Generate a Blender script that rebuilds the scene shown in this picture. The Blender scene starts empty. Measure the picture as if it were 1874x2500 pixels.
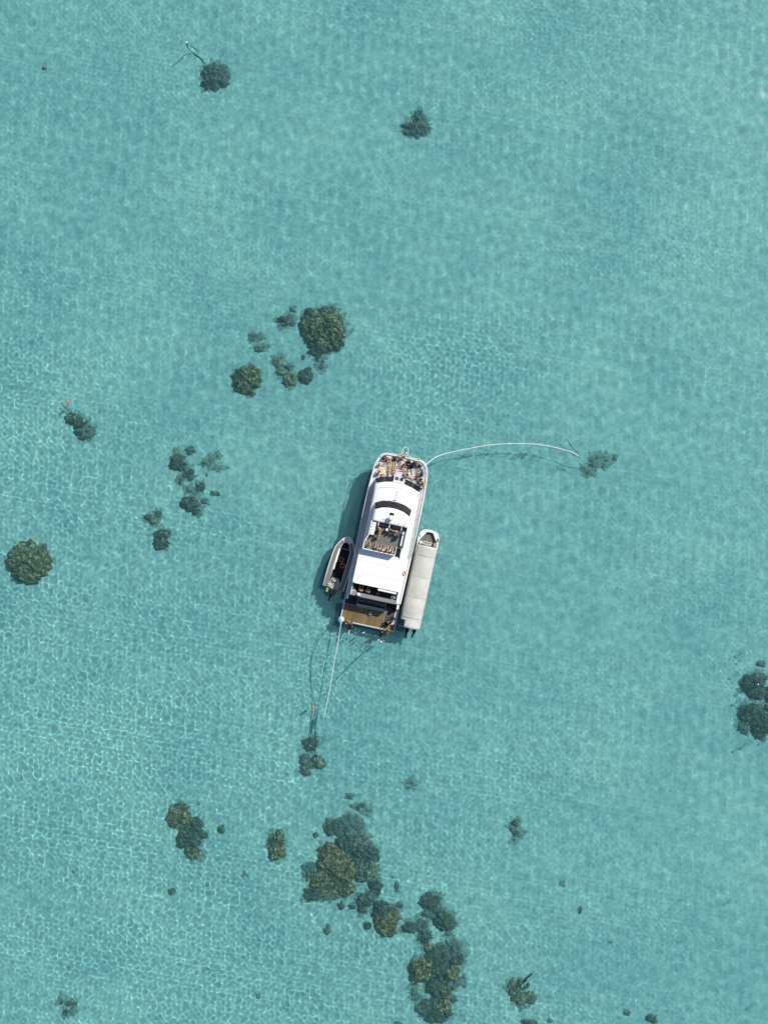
import bpy, bmesh, math, random
import numpy as np
from mathutils import Vector, Matrix, noise

sc = bpy.context.scene
COL = sc.collection
R = math.radians
rnd = random.Random(7)

# ------------------------------------------------------------------ camera, sky, sun, exposure
CAM_H = 130.0         # drone height in metres, looking straight down
PPM = 18.0            # photograph pixels per metre at the water surface
cam = bpy.data.cameras.new('camera')
cam_o = bpy.data.objects.new('camera', cam)
COL.objects.link(cam_o)
cam_o.location = (0, 0, CAM_H)
cam.sensor_fit = 'VERTICAL'
cam.sensor_height = 24.0
cam.lens = 24.0 / ((2500 / PPM) / CAM_H)
cam.clip_end = 4000
sc.camera = cam_o

SUN_EL, SUN_AZ = R(48.5), R(51)
world = bpy.data.worlds.new('World')
sc.world = world
world.use_nodes = True
wn = world.node_tree
sky = wn.nodes.new('ShaderNodeTexSky')
sky.sky_type = 'NISHITA'
sky.sun_disc = False
sky.sun_elevation = SUN_EL
sky.sun_rotation = SUN_AZ
wn.links.new(sky.outputs[0], wn.nodes['Background'].inputs[0])
wn.nodes['Background'].inputs[1].default_value = 0.10
world.cycles.sampling_method = 'NONE'

sun = bpy.data.lights.new('sun', 'SUN')
sun.energy = 4.35
sun.angle = R(0.53)
sun.color = (1.0, 0.965, 0.90)
sun_o = bpy.data.objects.new('sun', sun)
COL.objects.link(sun_o)
sdir = Vector((math.sin(SUN_AZ) * math.cos(SUN_EL), math.cos(SUN_AZ) * math.cos(SUN_EL), math.sin(SUN_EL)))
sun_o.rotation_euler = sdir.to_track_quat('Z', 'Y').to_euler()
sun.cycles.is_caustics_light = True       # the waves focus the sun on the sea bed

sc.view_settings.view_transform = 'Standard'
sc.view_settings.look = 'None'
sc.view_settings.exposure = 0.0
sc.view_settings.gamma = 1.0
cy = sc.cycles
cy.max_bounces = 7
cy.diffuse_bounces = 2
cy.glossy_bounces = 2
cy.transmission_bounces = 3
cy.transparent_max_bounces = 6
cy.sample_clamp_direct = 6.0
cy.sample_clamp_indirect = 2.5
cy.use_adaptive_sampling = True
cy.adaptive_threshold = 0.02
cy.adaptive_min_samples = 16


# ------------------------------------------------------------------ helpers
def P(px, py, z=0.0):
    """a pixel of the photograph as a world point at height z (below water: seen through the flat surface)"""
    za = z if z >= 0 else z / 1.33
    k = (CAM_H - za) / CAM_H / PPM
    return Vector(((px - 937) * k, (1250 - py) * k, z))


def tag(o, label=None, cat=None, group=None, kind=None):
    if label: o['label'] = label
    if cat: o['category'] = cat
    if group: o['group'] = group
    if kind: o['kind'] = kind
    return o


def empty(name, loc=(0, 0, 0), rz=0.0, parent=None):
    o = bpy.data.objects.new(name, None)
    COL.objects.link(o)
    o.location = loc
    o.rotation_euler = (0, 0, rz)
    o.empty_display_size = 0.3
    if parent: o.parent = parent
    return o


def wet(o):
    o.cycles.is_caustics_receiver = True
    return o


class MB:
    """collects shapes; build() links them as one mesh object"""
    def __init__(self):
        self.v, self.f = [], []

    def add(self, vs, fs):
        n = len(self.v)
        self.v += [tuple(p) for p in vs]
        self.f += [tuple(i + n for i in q) for q in fs]
        return self

    def box(self, c, s, rz=0.0, rx=0.0):
        m = Matrix.Rotation(rz, 3, 'Z') @ Matrix.Rotation(rx, 3, 'X')
        c = Vector(c)
        vs = [c + m @ Vector((x * s[0] / 2, y * s[1] / 2, z * s[2] / 2)) for x in (-1, 1) for y in (-1, 1) for z in (-1, 1)]
        return self.add(vs, [(0, 1, 3, 2), (4, 6, 7, 5), (0, 4, 5, 1), (2, 3, 7, 6), (0, 2, 6, 4), (1, 5, 7, 3)])

    def prism(self, pts, z0, z1, pts_top=None, cap_bottom=True):
        """outline (counter-clockwise) from z0 to z1; z1 may be a function of the point"""
        top = pts_top or pts
        n = len(pts)
        f = z1 if callable(z1) else (lambda p: z1)
        g = z0 if callable(z0) else (lambda p: z0)
        vs = [(p[0], p[1], g(p)) for p in pts] + [(p[0], p[1], f(p)) for p in top]
        fs = [(i, (i + 1) % n, n + (i + 1) % n, n + i) for i in range(n)]
        fs.append(tuple(range(n, 2 * n)))
        if cap_bottom: fs.append(tuple(reversed(range(n))))
        return self.add(vs, fs)

    def ring(self, outer, inner, z0, z1):
        n = len(outer)
        vs = [(p[0], p[1], z0) for p in outer] + [(p[0], p[1], z1) for p in outer] + [(p[0], p[1], z1) for p in inner] + [(p[0], p[1], z0) for p in inner]
        fs = []
        for k in range(3):
            for i in range(n):
                j = (i + 1) % n
                fs.append((k * n + i, k * n + j, (k + 1) * n + j, (k + 1) * n + i))
        for i in range(n):
            j = (i + 1) % n
            fs.append((3 * n + i, 3 * n + j, j, i))
        return self.add(vs, fs)

    def tube(self, pts, r, seg=8, closed=False):
        pts = [Vector(p) for p in pts]
        n = len(pts)
        rr = r if isinstance(r, (list, tuple)) else [r] * n
        vs, fs = [], []
        for i, p in enumerate(pts):
            a = pts[i - 1] if (i > 0 or closed) else pts[i]
            b = pts[(i + 1) % n] if (i < n - 1 or closed) else pts[i]
            t = (b - a).normalized() if (b - a).length > 1e-9 else Vector((0, 0, 1))
            up = Vector((0, 0, 1)) if abs(t.z) < 0.95 else Vector((0, 1, 0))
            s = t.cross(up).normalized()
            u = s.cross(t).normalized()
            for k in range(seg):
                a_ = 2 * math.pi * k / seg
                vs.append(p + (s * math.cos(a_) + u * math.sin(a_)) * rr[i])
        m = n if closed else n - 1
        for i in range(m):
            for k in range(seg):
                k2 = (k + 1) % seg
                i2 = (i + 1) % n
                fs.append((i * seg + k, i * seg + k2, i2 * seg + k2, i2 * seg + k))
        if not closed:
            fs.append(tuple(reversed(range(seg))))
            fs.append(tuple((n - 1) * seg + k for k in range(seg)))
        return self.add(vs, fs)

    def lathe(self, prof, c=(0, 0, 0), seg=16, rot=None):
        m = rot or Matrix.Identity(3)
        c = Vector(c)
        vs, fs = [], []
        for r, z in prof:
            for k in range(seg):
                a = 2 * math.pi * k / seg
                vs.append(c + m @ Vector((r * math.cos(a), r * math.sin(a), z)))
        for i in range(len(prof) - 1):
            for k in range(seg):
                k2 = (k + 1) % seg
                fs.append((i * seg + k, i * seg + k2, (i + 1) * seg + k2, (i + 1) * seg + k))
        fs.append(tuple(reversed(range(seg))))
        fs.append(tuple((len(prof) - 1) * seg + k for k in range(seg)))
        return self.add(vs, fs)

    def torus(self, c, R_, r, seg=24, s2=8, rot=None):
        m = rot or Matrix.Identity(3)
        c = Vector(c)
        vs, fs = [], []
        for i in range(seg):
            a = 2 * math.pi * i / seg
            for k in range(s2):
                b = 2 * math.pi * k / s2
                vs.append(c + m @ Vector(((R_ + r * math.cos(b)) * math.cos(a), (R_ + r * math.cos(b)) * math.sin(a), r * math.sin(b))))
        for i in range(seg):
            for k in range(s2):
                i2, k2 = (i + 1) % seg, (k + 1) % s2
                fs.append((i * s2 + k, i2 * s2 + k, i2 * s2 + k2, i * s2 + k2))
        return self.add(vs, fs)

    def sheet(self, grid):
        """grid[i][j] of points"""
        ni, nj = len(grid), len(grid[0])
        vs = [p for row in grid for p in row]
        fs = [(i * nj + j, i * nj + j + 1, (i + 1) * nj + j + 1, (i + 1) * nj + j) for i in range(ni - 1) for j in range(nj - 1)]
        return self.add(vs, fs)

    def build(self, name, mat, parent=None, smooth=False, bevel=0.0, mods=None):
        me = bpy.data.meshes.new(name)
        me.from_pydata(self.v, [], self.f)
        bm = bmesh.new()
        bm.from_mesh(me)
        bmesh.ops.recalc_face_normals(bm, faces=bm.faces)
        bm.to_mesh(me)
        bm.free()
        me.materials.append(mat)
        if smooth:
            me.polygons.foreach_set('use_smooth', [True] * len(me.polygons))
        o = bpy.data.objects.new(name, me)
        COL.objects.link(o)
        if parent: o.parent = parent
        if bevel:
            b = o.modifiers.new('bevel', 'BEVEL')
            b.width = bevel
            b.segments = 2
            b.limit_method = 'ANGLE'
        return o


def smooth_path(pts, n=8, closed=False):
    """Catmull-Rom through points"""
    pts = [Vector(p) for p in pts]
    out = []
    m = len(pts)
    rng = range(m) if closed else range(m - 1)
    for i in rng:
        p1, p2 = pts[i], pts[(i + 1) % m]
        p0 = pts[i - 1] if (i > 0 or closed) else p1
        p3 = pts[(i + 2) % m] if (i + 2 < m or closed) else p2
        for k in range(n):
            t = k / n
            out.append(0.5 * ((2 * p1) + (p2 - p0) * t + (2 * p0 - 5 * p1 + 4 * p2 - p3) * t * t + (3 * p1 - p0 - 3 * p2 + p3) * t ** 3))
    if not closed: out.append(pts[-1])
    return out


# ------------------------------------------------------------------ materials
MATS = {}


def mat(name, col, rough=0.6, spec=0.4, metal=0.0, var=0.08, scale=3.0, bump=0.0, bscale=40.0, col2=None, rand=0.0, stretch=None):
    if name in MATS: return MATS[name]
    m = bpy.data.materials.new(name)
    m.use_nodes = True
    nt = m.node_tree
    b = nt.nodes['Principled BSDF']
    b.inputs['Roughness'].default_value = rough
    b.inputs['Specular IOR Level'].default_value = spec
    b.inputs['Metallic'].default_value = metal
    tc = nt.nodes.new('ShaderNodeTexCoord')
    src = tc.outputs['Object']
    if stretch:
        mp = nt.nodes.new('ShaderNodeMapping')
        mp.inputs['Scale'].default_value = stretch
        nt.links.new(src, mp.inputs[0])
        src = mp.outputs[0]
    nz = nt.nodes.new('ShaderNodeTexNoise')
    nz.inputs['Scale'].default_value = scale
    nz.inputs['Detail'].default_value = 6
    nt.links.new(src, nz.inputs['Vector'])
    rp = nt.nodes.new('ShaderNodeValToRGB')
    rp.color_ramp.elements[0].position = 0.3
    rp.color_ramp.elements[1].position = 0.7
    c2 = col2 or tuple(min(1, c * (1 + var)) for c in col)
    c1 = col if col2 else tuple(c * (1 - var) for c in col)
    rp.color_ramp.elements[0].color = (*c1, 1)
    rp.color_ramp.elements[1].color = (*c2, 1)
    nt.links.new(nz.outputs['Fac'], rp.inputs[0])
    out = rp.outputs[0]
    if rand:
        oi = nt.nodes.new('ShaderNodeObjectInfo')
        mr = nt.nodes.new('ShaderNodeMapRange')
        mr.inputs['To Min'].default_value = 1 - rand
        mr.inputs['To Max'].default_value = 1 + rand
        nt.links.new(oi.outputs['Random'], mr.inputs[0])
        mx = nt.nodes.new('ShaderNodeVectorMath')
        mx.operation = 'SCALE'
        nt.links.new(out, mx.inputs[0])
        nt.links.new(mr.outputs[0], mx.inputs['Scale'])
        out = mx.outputs[0]
    nt.links.new(out, b.inputs['Base Color'])
    if bump:
        n2 = nt.nodes.new('ShaderNodeTexNoise')
        n2.inputs['Scale'].default_value = bscale
        n2.inputs['Detail'].default_value = 4
        nt.links.new(src, n2.inputs['Vector'])
        bp = nt.nodes.new('ShaderNodeBump')
        bp.inputs['Strength'].default_value = bump
        bp.inputs['Distance'].default_value = 0.05
        nt.links.new(n2.outputs['Fac'], bp.inputs['Height'])
        nt.links.new(bp.outputs[0], b.inputs['Normal'])
    MATS[name] = m
    return m


WHITE = mat('white_gelcoat', (0.78, 0.78, 0.77), 0.35, 0.5, var=0.03, scale=1.2)
WHITE2 = mat('weathered_white', (0.66, 0.66, 0.65), 0.5, 0.4, var=0.08, scale=2.0)
ROOF = mat('roof_white', (0.80, 0.80, 0.80), 0.45, 0.4, var=0.02, scale=0.8)
DECK = mat('nonskid_deck', (0.56, 0.59, 0.66), 0.85, 0.2, var=0.06, scale=5, bump=0.2, bscale=60)
GREY = mat('grey_fly_deck', (0.16, 0.165, 0.155), 0.9, 0.2, var=0.15, scale=4, bump=0.2, bscale=50)
LGREY = mat('light_grey_panel', (0.36, 0.36, 0.34), 0.7, 0.3, var=0.1, scale=4)
GLASS = mat('dark_glass', (0.014, 0.014, 0.018), 0.35, 0.15, var=0.2, scale=1)
BLACK = mat('black_rubber', (0.018, 0.019, 0.022), 0.8, 0.2, var=0.3, scale=8)
NEOP = mat('black_neoprene', (0.016, 0.017, 0.02), 0.75, 0.25, var=0.4, scale=12)
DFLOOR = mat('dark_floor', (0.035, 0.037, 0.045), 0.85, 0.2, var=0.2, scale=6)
TEAK = mat('teak', (0.19, 0.135, 0.062), 0.75, 0.25, var=0.25, scale=2.2, rand=0.2, stretch=(6, 0.8, 1), bump=0.1)
METAL = mat('stainless', (0.62, 0.63, 0.64), 0.25, 0.5, metal=0.9, var=0.05)
ALU = mat('aluminium', (0.19, 0.185, 0.17), 0.65, 0.3, metal=0.0, var=0.12, scale=5)
CANVAS = mat('canvas_awning', (0.53, 0.52, 0.47), 0.5, 0.4, var=0.07, scale=1.3, bump=0.25, bscale=6)
ORANGE = mat('orange_ring', (0.52, 0.11, 0.035), 0.5, 0.3, var=0.15, scale=10)
RED = mat('orange_buoy', (0.72, 0.13, 0.07), 0.45, 0.4, var=0.06)
PALEBLUE = mat('pale_buoy', (0.46, 0.66, 0.66), 0.5, 0.4, var=0.12, scale=4)
ROPE_W = mat('white_rope', (0.78, 0.80, 0.78), 0.8, 0.2, var=0.15, scale=8)
ROPE_B = mat('pale_blue_rope', (0.46, 0.62, 0.64), 0.8, 0.2, var=0.1, scale=8)
ROPE_D = mat('dark_rope', (0.05, 0.055, 0.045), 0.9, 0.1, var=0.4, scale=3)
CHAIN = mat('rusty_chain', (0.13, 0.10, 0.09), 0.9, 0.2, var=0.35, scale=6)
CONC = mat('pale_concrete', (0.50, 0.50, 0.42), 0.9, 0.1, var=0.15, scale=4)
FOAM = mat('foam', (0.75, 0.80, 0.80), 0.8, 0.2, var=0.03)
CREAM = mat('cream_towel', (0.66, 0.63, 0.47), 0.95, 0.1, var=0.12, scale=8, bump=0.3, bscale=20)
NAVY = mat('navy_cloth', (0.04, 0.045, 0.085), 0.9, 0.1, var=0.2, scale=6)
YELLOW = mat('yellow_plastic', (0.55, 0.50, 0.16), 0.6, 0.3, var=0.1)
BLUE = mat('blue_cloth', (0.05, 0.07, 0.32), 0.85, 0.1, var=0.15)
WCLOTH = mat('white_cloth', (0.72, 0.71, 0.70), 0.9, 0.1, var=0.05)
ORCLOTH = mat('orange_cloth', (0.60, 0.21, 0.07), 0.9, 0.1, var=0.1)
REDCLOTH = mat('maroon_cloth', (0.16, 0.035, 0.04), 0.9, 0.1, var=0.1)
GREENCAP = mat('lime_cap', (0.5, 0.6, 0.12), 0.8, 0.2, var=0.1)
SKINS = [mat('skin_tan', (0.48, 0.325, 0.21), 0.55, 0.3, var=0.08), mat('skin_fair', (0.64, 0.44, 0.31), 0.55, 0.3, var=0.06),
         mat('skin_brown', (0.28, 0.14, 0.075), 0.55, 0.3, var=0.08), mat('skin_sunburnt', (0.58, 0.22, 0.095), 0.5, 0.3, var=0.08)]
HAIRS = {'dark': mat('dark_hair', (0.025, 0.018, 0.013), 0.6, 0.3, var=0.3, scale=20), 'brown': mat('brown_hair', (0.10, 0.055, 0.025), 0.6, 0.3, var=0.3, scale=20),
         'blond': mat('blond_hair', (0.40, 0.28, 0.10), 0.6, 0.3, var=0.2, scale=20), 'ginger': mat('ginger_hair', (0.26, 0.10, 0.03), 0.6, 0.3, var=0.2, scale=20)}


def water_material():
    m = bpy.data.materials.new('sea_water')
    m.use_nodes = True
    nt = m.node_tree
    nt.nodes.clear()
    out = nt.nodes.new('ShaderNodeOutputMaterial')
    rf = nt.nodes.new('ShaderNodeBsdfRefraction')
    rf.inputs['Color'].default_value = (0.568, 0.910, 0.945, 1)
    rf.inputs['Roughness'].default_value = 0.0
    rf.inputs['IOR'].default_value = 1.33
    gl = nt.nodes.new('ShaderNodeBsdfGlossy')
    gl.inputs['Roughness'].default_value = 0.12
    gl.inputs['Color'].default_value = (1, 1, 1, 1)
    fr = nt.nodes.new('ShaderNodeFresnel')
    fr.inputs['IOR'].default_value = 1.33
    mx = nt.nodes.new('ShaderNodeMixShader')
    nt.links.new(fr.outputs[0], mx.inputs[0])
    nt.links.new(rf.outputs[0], mx.inputs[1])
    nt.links.new(gl.outputs[0], mx.inputs[2])
    # the little light that fine suspended silt sends back before it reaches the bed
    df = nt.nodes.new('ShaderNodeBsdfDiffuse')
    df.inputs['Color'].default_value = (0.20, 0.66, 0.70, 1)
    m2 = nt.nodes.new('ShaderNodeMixShader')
    m2.inputs[0].default_value = 0.045
    nt.links.new(mx.outputs[0], m2.inputs[1])
    nt.links.new(df.outputs[0], m2.inputs[2])
    nt.links.new(m2.outputs[0], out.inputs['Surface'])
    return m


def sand_material():
    m = bpy.data.materials.new('coral_sand')
    m.use_nodes = True
    nt = m.node_tree
    b = nt.nodes['Principled BSDF']
    b.inputs['Roughness'].default_value = 1.0
    b.inputs['Specular IOR Level'].default_value = 0.0
    g = nt.nodes.new('ShaderNodeNewGeometry')

    def nz(scale, detail, rough=0.55):
        n = nt.nodes.new('ShaderNodeTexNoise')
        n.inputs['Scale'].default_value = scale
        n.inputs['Detail'].default_value = detail
        n.inputs['Roughness'].default_value = rough
        nt.links.new(g.outputs['Position'], n.inputs['Vector'])
        return n

    def ramp(src, p0, p1, c0, c1):
        r = nt.nodes.new('ShaderNodeValToRGB')
        r.color_ramp.elements[0].position, r.color_ramp.elements[1].position = p0, p1
        r.color_ramp.elements[0].color, r.color_ramp.elements[1].color = (*c0, 1), (*c1, 1)
        nt.links.new(src, r.inputs[0])
        return r

    def mul(a, b_):
        mx = nt.nodes.new('ShaderNodeMix')
        mx.data_type = 'RGBA'
        mx.blend_type = 'MULTIPLY'
        mx.inputs[0].default_value = 1.0
        nt.links.new(a, mx.inputs[6])
        nt.links.new(b_, mx.inputs[7])
        return mx.outputs[2]
    big = ramp(nz(0.075, 5).outputs[0], 0.35, 0.65, (0.575, 0.605, 0.545), (0.755, 0.72, 0.605))
    mid = ramp(nz(0.8, 5, 0.62).outputs[0], 0.35, 0.62, (0.74, 0.79, 0.87), (1.0, 1.0, 1.0))  # bluish mottling in the sand colour, standing in for blurred ripple light
    fine = ramp(nz(2.6, 3).outputs[0], 0.3, 0.7, (0.90, 0.91, 0.92), (1.0, 1.0, 1.0))
    c = mul(mul(big.outputs[0], mid.outputs[0]), fine.outputs[0])
    nt.links.new(c, b.inputs['Base Color'])
    return m


def coral_material(name, dark, light, accent, thr=0.62, dust=0.72):
    if name in MATS: return MATS[name]
    dark, light, accent = [(c[0] * 1.06, c[1] * 0.90, c[2] * 0.92) for c in (dark, light, accent)]
    m = bpy.data.materials.new(name)
    m.use_nodes = True
    nt = m.node_tree
    b = nt.nodes['Principled BSDF']
    b.inputs['Roughness'].default_value = 1.0
    b.inputs['Specular IOR Level'].default_value = 0.0
    g = nt.nodes.new('ShaderNodeNewGeometry')
    n1 = nt.nodes.new('ShaderNodeTexNoise')
    n1.inputs['Scale'].default_value = 1.9
    n1.inputs['Detail'].default_value = 7
    n1.inputs['Roughness'].default_value = 0.68
    nt.links.new(g.outputs['Position'], n1.inputs['Vector'])
    r = nt.nodes.new('ShaderNodeValToRGB')
    e = r.color_ramp.elements
    e[0].position, e[1].position = 0.34, thr
    e[0].color, e[1].color = (*dark, 1), (*light, 1)
    x = e.new(min(0.95, thr + 0.12))
    x.color = (*accent, 1)
    nt.links.new(n1.outputs[0], r.inputs[0])
    tc = nt.nodes.new('ShaderNodeTexCoord')
    sx = nt.nodes.new('ShaderNodeSeparateXYZ')
    nt.links.new(tc.outputs['Object'], sx.inputs[0])
    n2 = nt.nodes.new('ShaderNodeTexNoise')
    n2.inputs['Scale'].default_value = 2.2
    n2.inputs['Detail'].default_value = 5
    nt.links.new(g.outputs['Position'], n2.inputs['Vector'])
    ad = nt.nodes.new('ShaderNodeMath')
    ad.operation = 'MULTIPLY_ADD'
    ad.inputs[1].default_value = -1.1
    nt.links.new(n2.outputs[0], ad.inputs[0])
    nt.links.new(sx.outputs['Z'], ad.inputs[2])
    mr = nt.nodes.new('ShaderNodeMapRange')
    mr.inputs['From Min'].default_value = -0.62
    mr.inputs['From Max'].default_value = -0.18
    mr.inputs['To Min'].default_value = dust
    mr.inputs['To Max'].default_value = 0.0
    nt.links.new(ad.outputs[0], mr.inputs[0])
    mx = nt.nodes.new('ShaderNodeMix')
    mx.data_type = 'RGBA'
    mx.inputs[7].default_value = (0.52, 0.54, 0.47, 1)
    nt.links.new(mr.outputs[0], mx.inputs[0])
    nt.links.new(r.outputs[0], mx.inputs[6])
    nt.links.new(mx.outputs[2], b.inputs['Base Color'])
    MATS[name] = m
    return m


CORAL = {
    'olive': coral_material('olive_coral', (0.05, 0.045, 0.03), (0.30, 0.225, 0.11), (0.92, 0.68, 0.38), 0.53),
    'brown': coral_material('brown_coral', (0.06, 0.038, 0.022), (0.38, 0.23, 0.11), (0.95, 0.68, 0.41), 0.53),
    'green': coral_material('green_coral', (0.09, 0.085, 0.065), (0.30, 0.265, 0.17), (0.66, 0.57, 0.36), 0.54),
    'dark': coral_material('dark_coral', (0.065, 0.066, 0.058), (0.19, 0.175, 0.135), (0.50, 0.42, 0.29), 0.57),
    'faint': coral_material('veiled_coral', (0.20, 0.215, 0.185), (0.33, 0.34, 0.29), (0.48, 0.47, 0.40), 0.60),  # pale and dull: the veil of deep water is put into the colour
    'slate': coral_material('slate_coral', (0.13, 0.14, 0.125), (0.27, 0.265, 0.225), (0.46, 0.42, 0.33), 0.58),  # lightened likewise, with the water's veil mixed into the colour
    'silt': coral_material('silty_rubble', (0.20, 0.26, 0.20), (0.38, 0.43, 0.35), (0.54, 0.55, 0.47), 0.58, 0.15),
}


# ------------------------------------------------------------------ sea bed and water
def axis(lo, hi, d, far):
    a = list(np.arange(lo, hi + d * 0.5, d))
    ext, s, x = [], d, 0.0
    while x < far:
        s *= 1.9
        x += s
        ext.append(x)
    return np.array([a[0] - e for e in reversed(ext)] + a + [a[-1] + e for e in ext])


def grid_object(name, xs, ys, zf, material):
    X, Y = np.meshgrid(xs, ys)
    Z = zf(X, Y)
    ny, nx = X.shape
    co = np.stack([X, Y, Z], -1).reshape(-1, 3).astype(np.float32)
    i = np.arange(nx * ny).reshape(ny, nx)
    q = np.stack([i[:-1, :-1], i[:-1, 1:], i[1:, 1:], i[1:, :-1]], -1).reshape(-1, 4).astype(np.int32)
    me = bpy.data.meshes.new(name)
    me.vertices.add(len(co))
    me.vertices.foreach_set('co', co.ravel())
    me.loops.add(q.size)
    me.loops.foreach_set('vertex_index', q.ravel())
    me.polygons.add(len(q))
    me.polygons.foreach_set('loop_start', np.arange(0, q.size, 4, dtype=np.int32))
    me.polygons.foreach_set('use_smooth', np.ones(len(q), dtype=bool))
    me.update(calc_edges=True)
    me.materials.append(material)
    o = bpy.data.objects.new(name, me)
    COL.objects.link(o)
    return o


def seabed_z(X, Y):
    """three metres of water at the boat, a little less to the lower left, more to the upper right"""
    s = np.clip((X * 0.5 + Y * 0.85) / 90.0, -1.2, 1.2)
    z = -3.1 - 0.9 * s
    z = z + 0.10 * np.sin(X * 0.21 + 0.7) * np.sin(Y * 0.17 + 1.1) + 0.05 * np.sin(X * 0.63 + Y * 0.37) + 0.025 * np.sin(X * 1.1 - Y * 1.6)
    return z


def bed(x, y):
    return float(seabed_z(np.array(x), np.array(y)))


seabed = grid_object('seabed', axis(-75, 75, 0.6, 1500), axis(-95, 95, 0.6, 1500), seabed_z, sand_material())
tag(wet(seabed), 'pale coral sand sea bed under the clear water', None, kind='structure')

nrg = np.random.default_rng(11)


def waveset(n, l0, l1, steep):
    out = []
    for i_ in range(n):
        L = l0 * (l1 / l0) ** nrg.uniform()
        out.append((2 * math.pi / L, 2 * math.pi * ((i_ * 0.618034) % 1.0) + nrg.uniform(-.1, .1), nrg.uniform(0, 2 * math.pi), steep * L / (2 * math.pi)))
    return out


FINE = waveset(26, 0.60, 1.55, 0.0195)
MIDW = waveset(12, 1.4, 3.2, 0.017)
LONG = waveset(5, 4.5, 9.0, 0.008)
TINY = waveset(12, 0.50, 0.66, 0.030)


def water_z(X, Y):
    px, py = X * PPM + 937, 1250 - Y * PPM
    sg = lambda t: 1 / (1 + np.exp(-np.clip(t, -40, 40)))
    # calmer glassy water to the right and at the top, livelier ripples to the lower left and off the bow
    low = sg((py * 0.6 - px * 0.75 - 480) / 170)
    patch = np.exp(-(((px - 1130) / 210) ** 2 + ((py - 880) / 130) ** 2)) + 0.3 * np.exp(-(((px - 1330) / 260) ** 2 + ((py - 1880) / 170) ** 2))
    wob = 0.5 + 0.5 * np.sin(X * 0.11 + 1.3 * np.sin(Y * 0.07)) * np.sin(Y * 0.13 + 0.9 * np.sin(X * 0.09 + 2))
    w2 = 0.5 + 0.5 * np.sin(X * 0.33 + 2.1 * np.sin(Y * 0.19 + 1.0) + 0.8 * np.sin(X * 0.71 + Y * 0.5)) * np.sin(Y * 0.29 + 1.7 * np.sin(X * 0.23))
    low = low * (0.40 + 0.60 * w2)
    af = 0.15 + 0.66 * low + 0.36 * patch + 0.10 * wob
    am = 0.50 + 0.42 * low + 0.2 * (1 - wob)
    at = 0.12 * wob + 0.42 * low * (1.15 - w2) + 0.1 * np.exp(-(((px - 1850) / 70) ** 2 + ((py - 1690) / 120) ** 2)) \
        + 0.25 * np.exp(-(((px - 790) / 60) ** 2 + ((py - 1640) / 110) ** 2))
    fade = sg((70 - np.abs(X)) / 4) * sg((90 - np.abs(Y)) / 4)
    Z = np.zeros_like(X)
    for S, A in ((FINE, af), (MIDW, am), (LONG, 1.0), (TINY, at)):
        z = np.zeros_like(X)
        for k, a, p, h in S:
            z += h * np.sin(k * (X * math.cos(a) + Y * math.sin(a)) + p)
        Z += z * A
    Z = Z * fade
    # sparse steep wavelets: the ones that catch the sun
    xs, ys = X[0], Y[:, 0]
    r2 = random.Random(5)
    for n_, cx, cy_, sx, sy in ((16, 1852, 1690, 16, 50), (3, 1840, 2000, 30, 200)):
        for _ in range(n_):
            gx, gy = (r2.gauss(cx, sx) - 937) / PPM, (1250 - r2.gauss(cy_, sy)) / PPM
            h, sg_ = r2.uniform(.085, .115), r2.uniform(.11, .14)
            i0, i1 = np.searchsorted(xs, (gx - .7, gx + .7))
            j0, j1 = np.searchsorted(ys, (gy - .7, gy + .7))
            if i1 <= i0 or j1 <= j0: continue
            Z[j0:j1, i0:i1] += h * np.exp(-((X[j0:j1, i0:i1] - gx) ** 2 + (Y[j0:j1, i0:i1] - gy) ** 2) / (2 * sg_ ** 2))
    return Z


water = grid_object('water', axis(-57, 57, 0.12, 1400), axis(-74, 74, 0.12, 1400), water_z, water_material())
tag(water, 'clear turquoise rippled lagoon water', None, kind='structure')
water.cycles.is_caustics_caster = True

# ------------------------------------------------------------------ the dive boat (x = starboard, y = forward, z above water)
HEAD = R(-12.2)
BOAT = empty('dive_boat', (-2.251, -15.383, 0), HEAD)
tag(BOAT, 'large white twin-hulled dive boat moored in the middle of the lagoon', 'boat')


def mirror(half):
    """half outline from stern to bow on the starboard side -> closed counter-clockwise outline"""
    return list(half) + [(-x, y) for x, y in reversed(half) if abs(x) > 1e-6]


HALF = [(3.70, 3.98), (3.74, 6.0), (3.80, 10.0), (3.80, 15.0), (3.76, 18.5), (3.66, 20.6), (3.52, 21.7), (3.28, 22.45), (2.92, 22.95), (2.40, 23.22), (1.2, 23.27), (0, 23.28)]
OUT = mirror(HALF)
shrink = lambda pts, d, dv=None: [(x * (1 - d / 3.8), 4.0 + (y - 4.0) * (1 - (d if dv is None else dv) / 19.3)) for x, y in pts]
DK = 2.40
hb = MB()
hb.prism(shrink(OUT, 0.75, 0.9), -1.1, 0.25, pts_top=shrink(OUT, 0.38, 0.5))
hb.prism(shrink(OUT, 0.38, 0.5), 0.25, DK, pts_top=OUT)
hb.prism([(-3.72, 0.02), (3.72, 0.02), (3.72, 3.9), (-3.72, 3.9)], -0.6, 0.50)
hull = wet(hb.build('hull', WHITE, BOAT))
MB().ring(OUT, shrink(OUT, 0.16), DK + 0.002, DK + 0.20).build('gunwale', WHITE, hull, bevel=0.02)
MB().ring([(x * 1.012, y if y < 22 else y + 0.03) for x, y in OUT], [(x * 0.99, y) for x, y in OUT], 1.55, 1.68).build('rubbing_strake', LGREY, hull)
MB().prism(shrink(OUT, 0.17), DK + 0.004, DK + 0.03).build('main_deck', WHITE2, BOAT)
bow_in = [(x, y) for x, y in shrink(OUT, 0.42) if y > 20.9]
MB().prism([(-3.25, 18.9), (3.25, 18.9)] + bow_in, DK + 0.034, DK + 0.05).build('bow_deck', DECK, BOAT)

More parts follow.
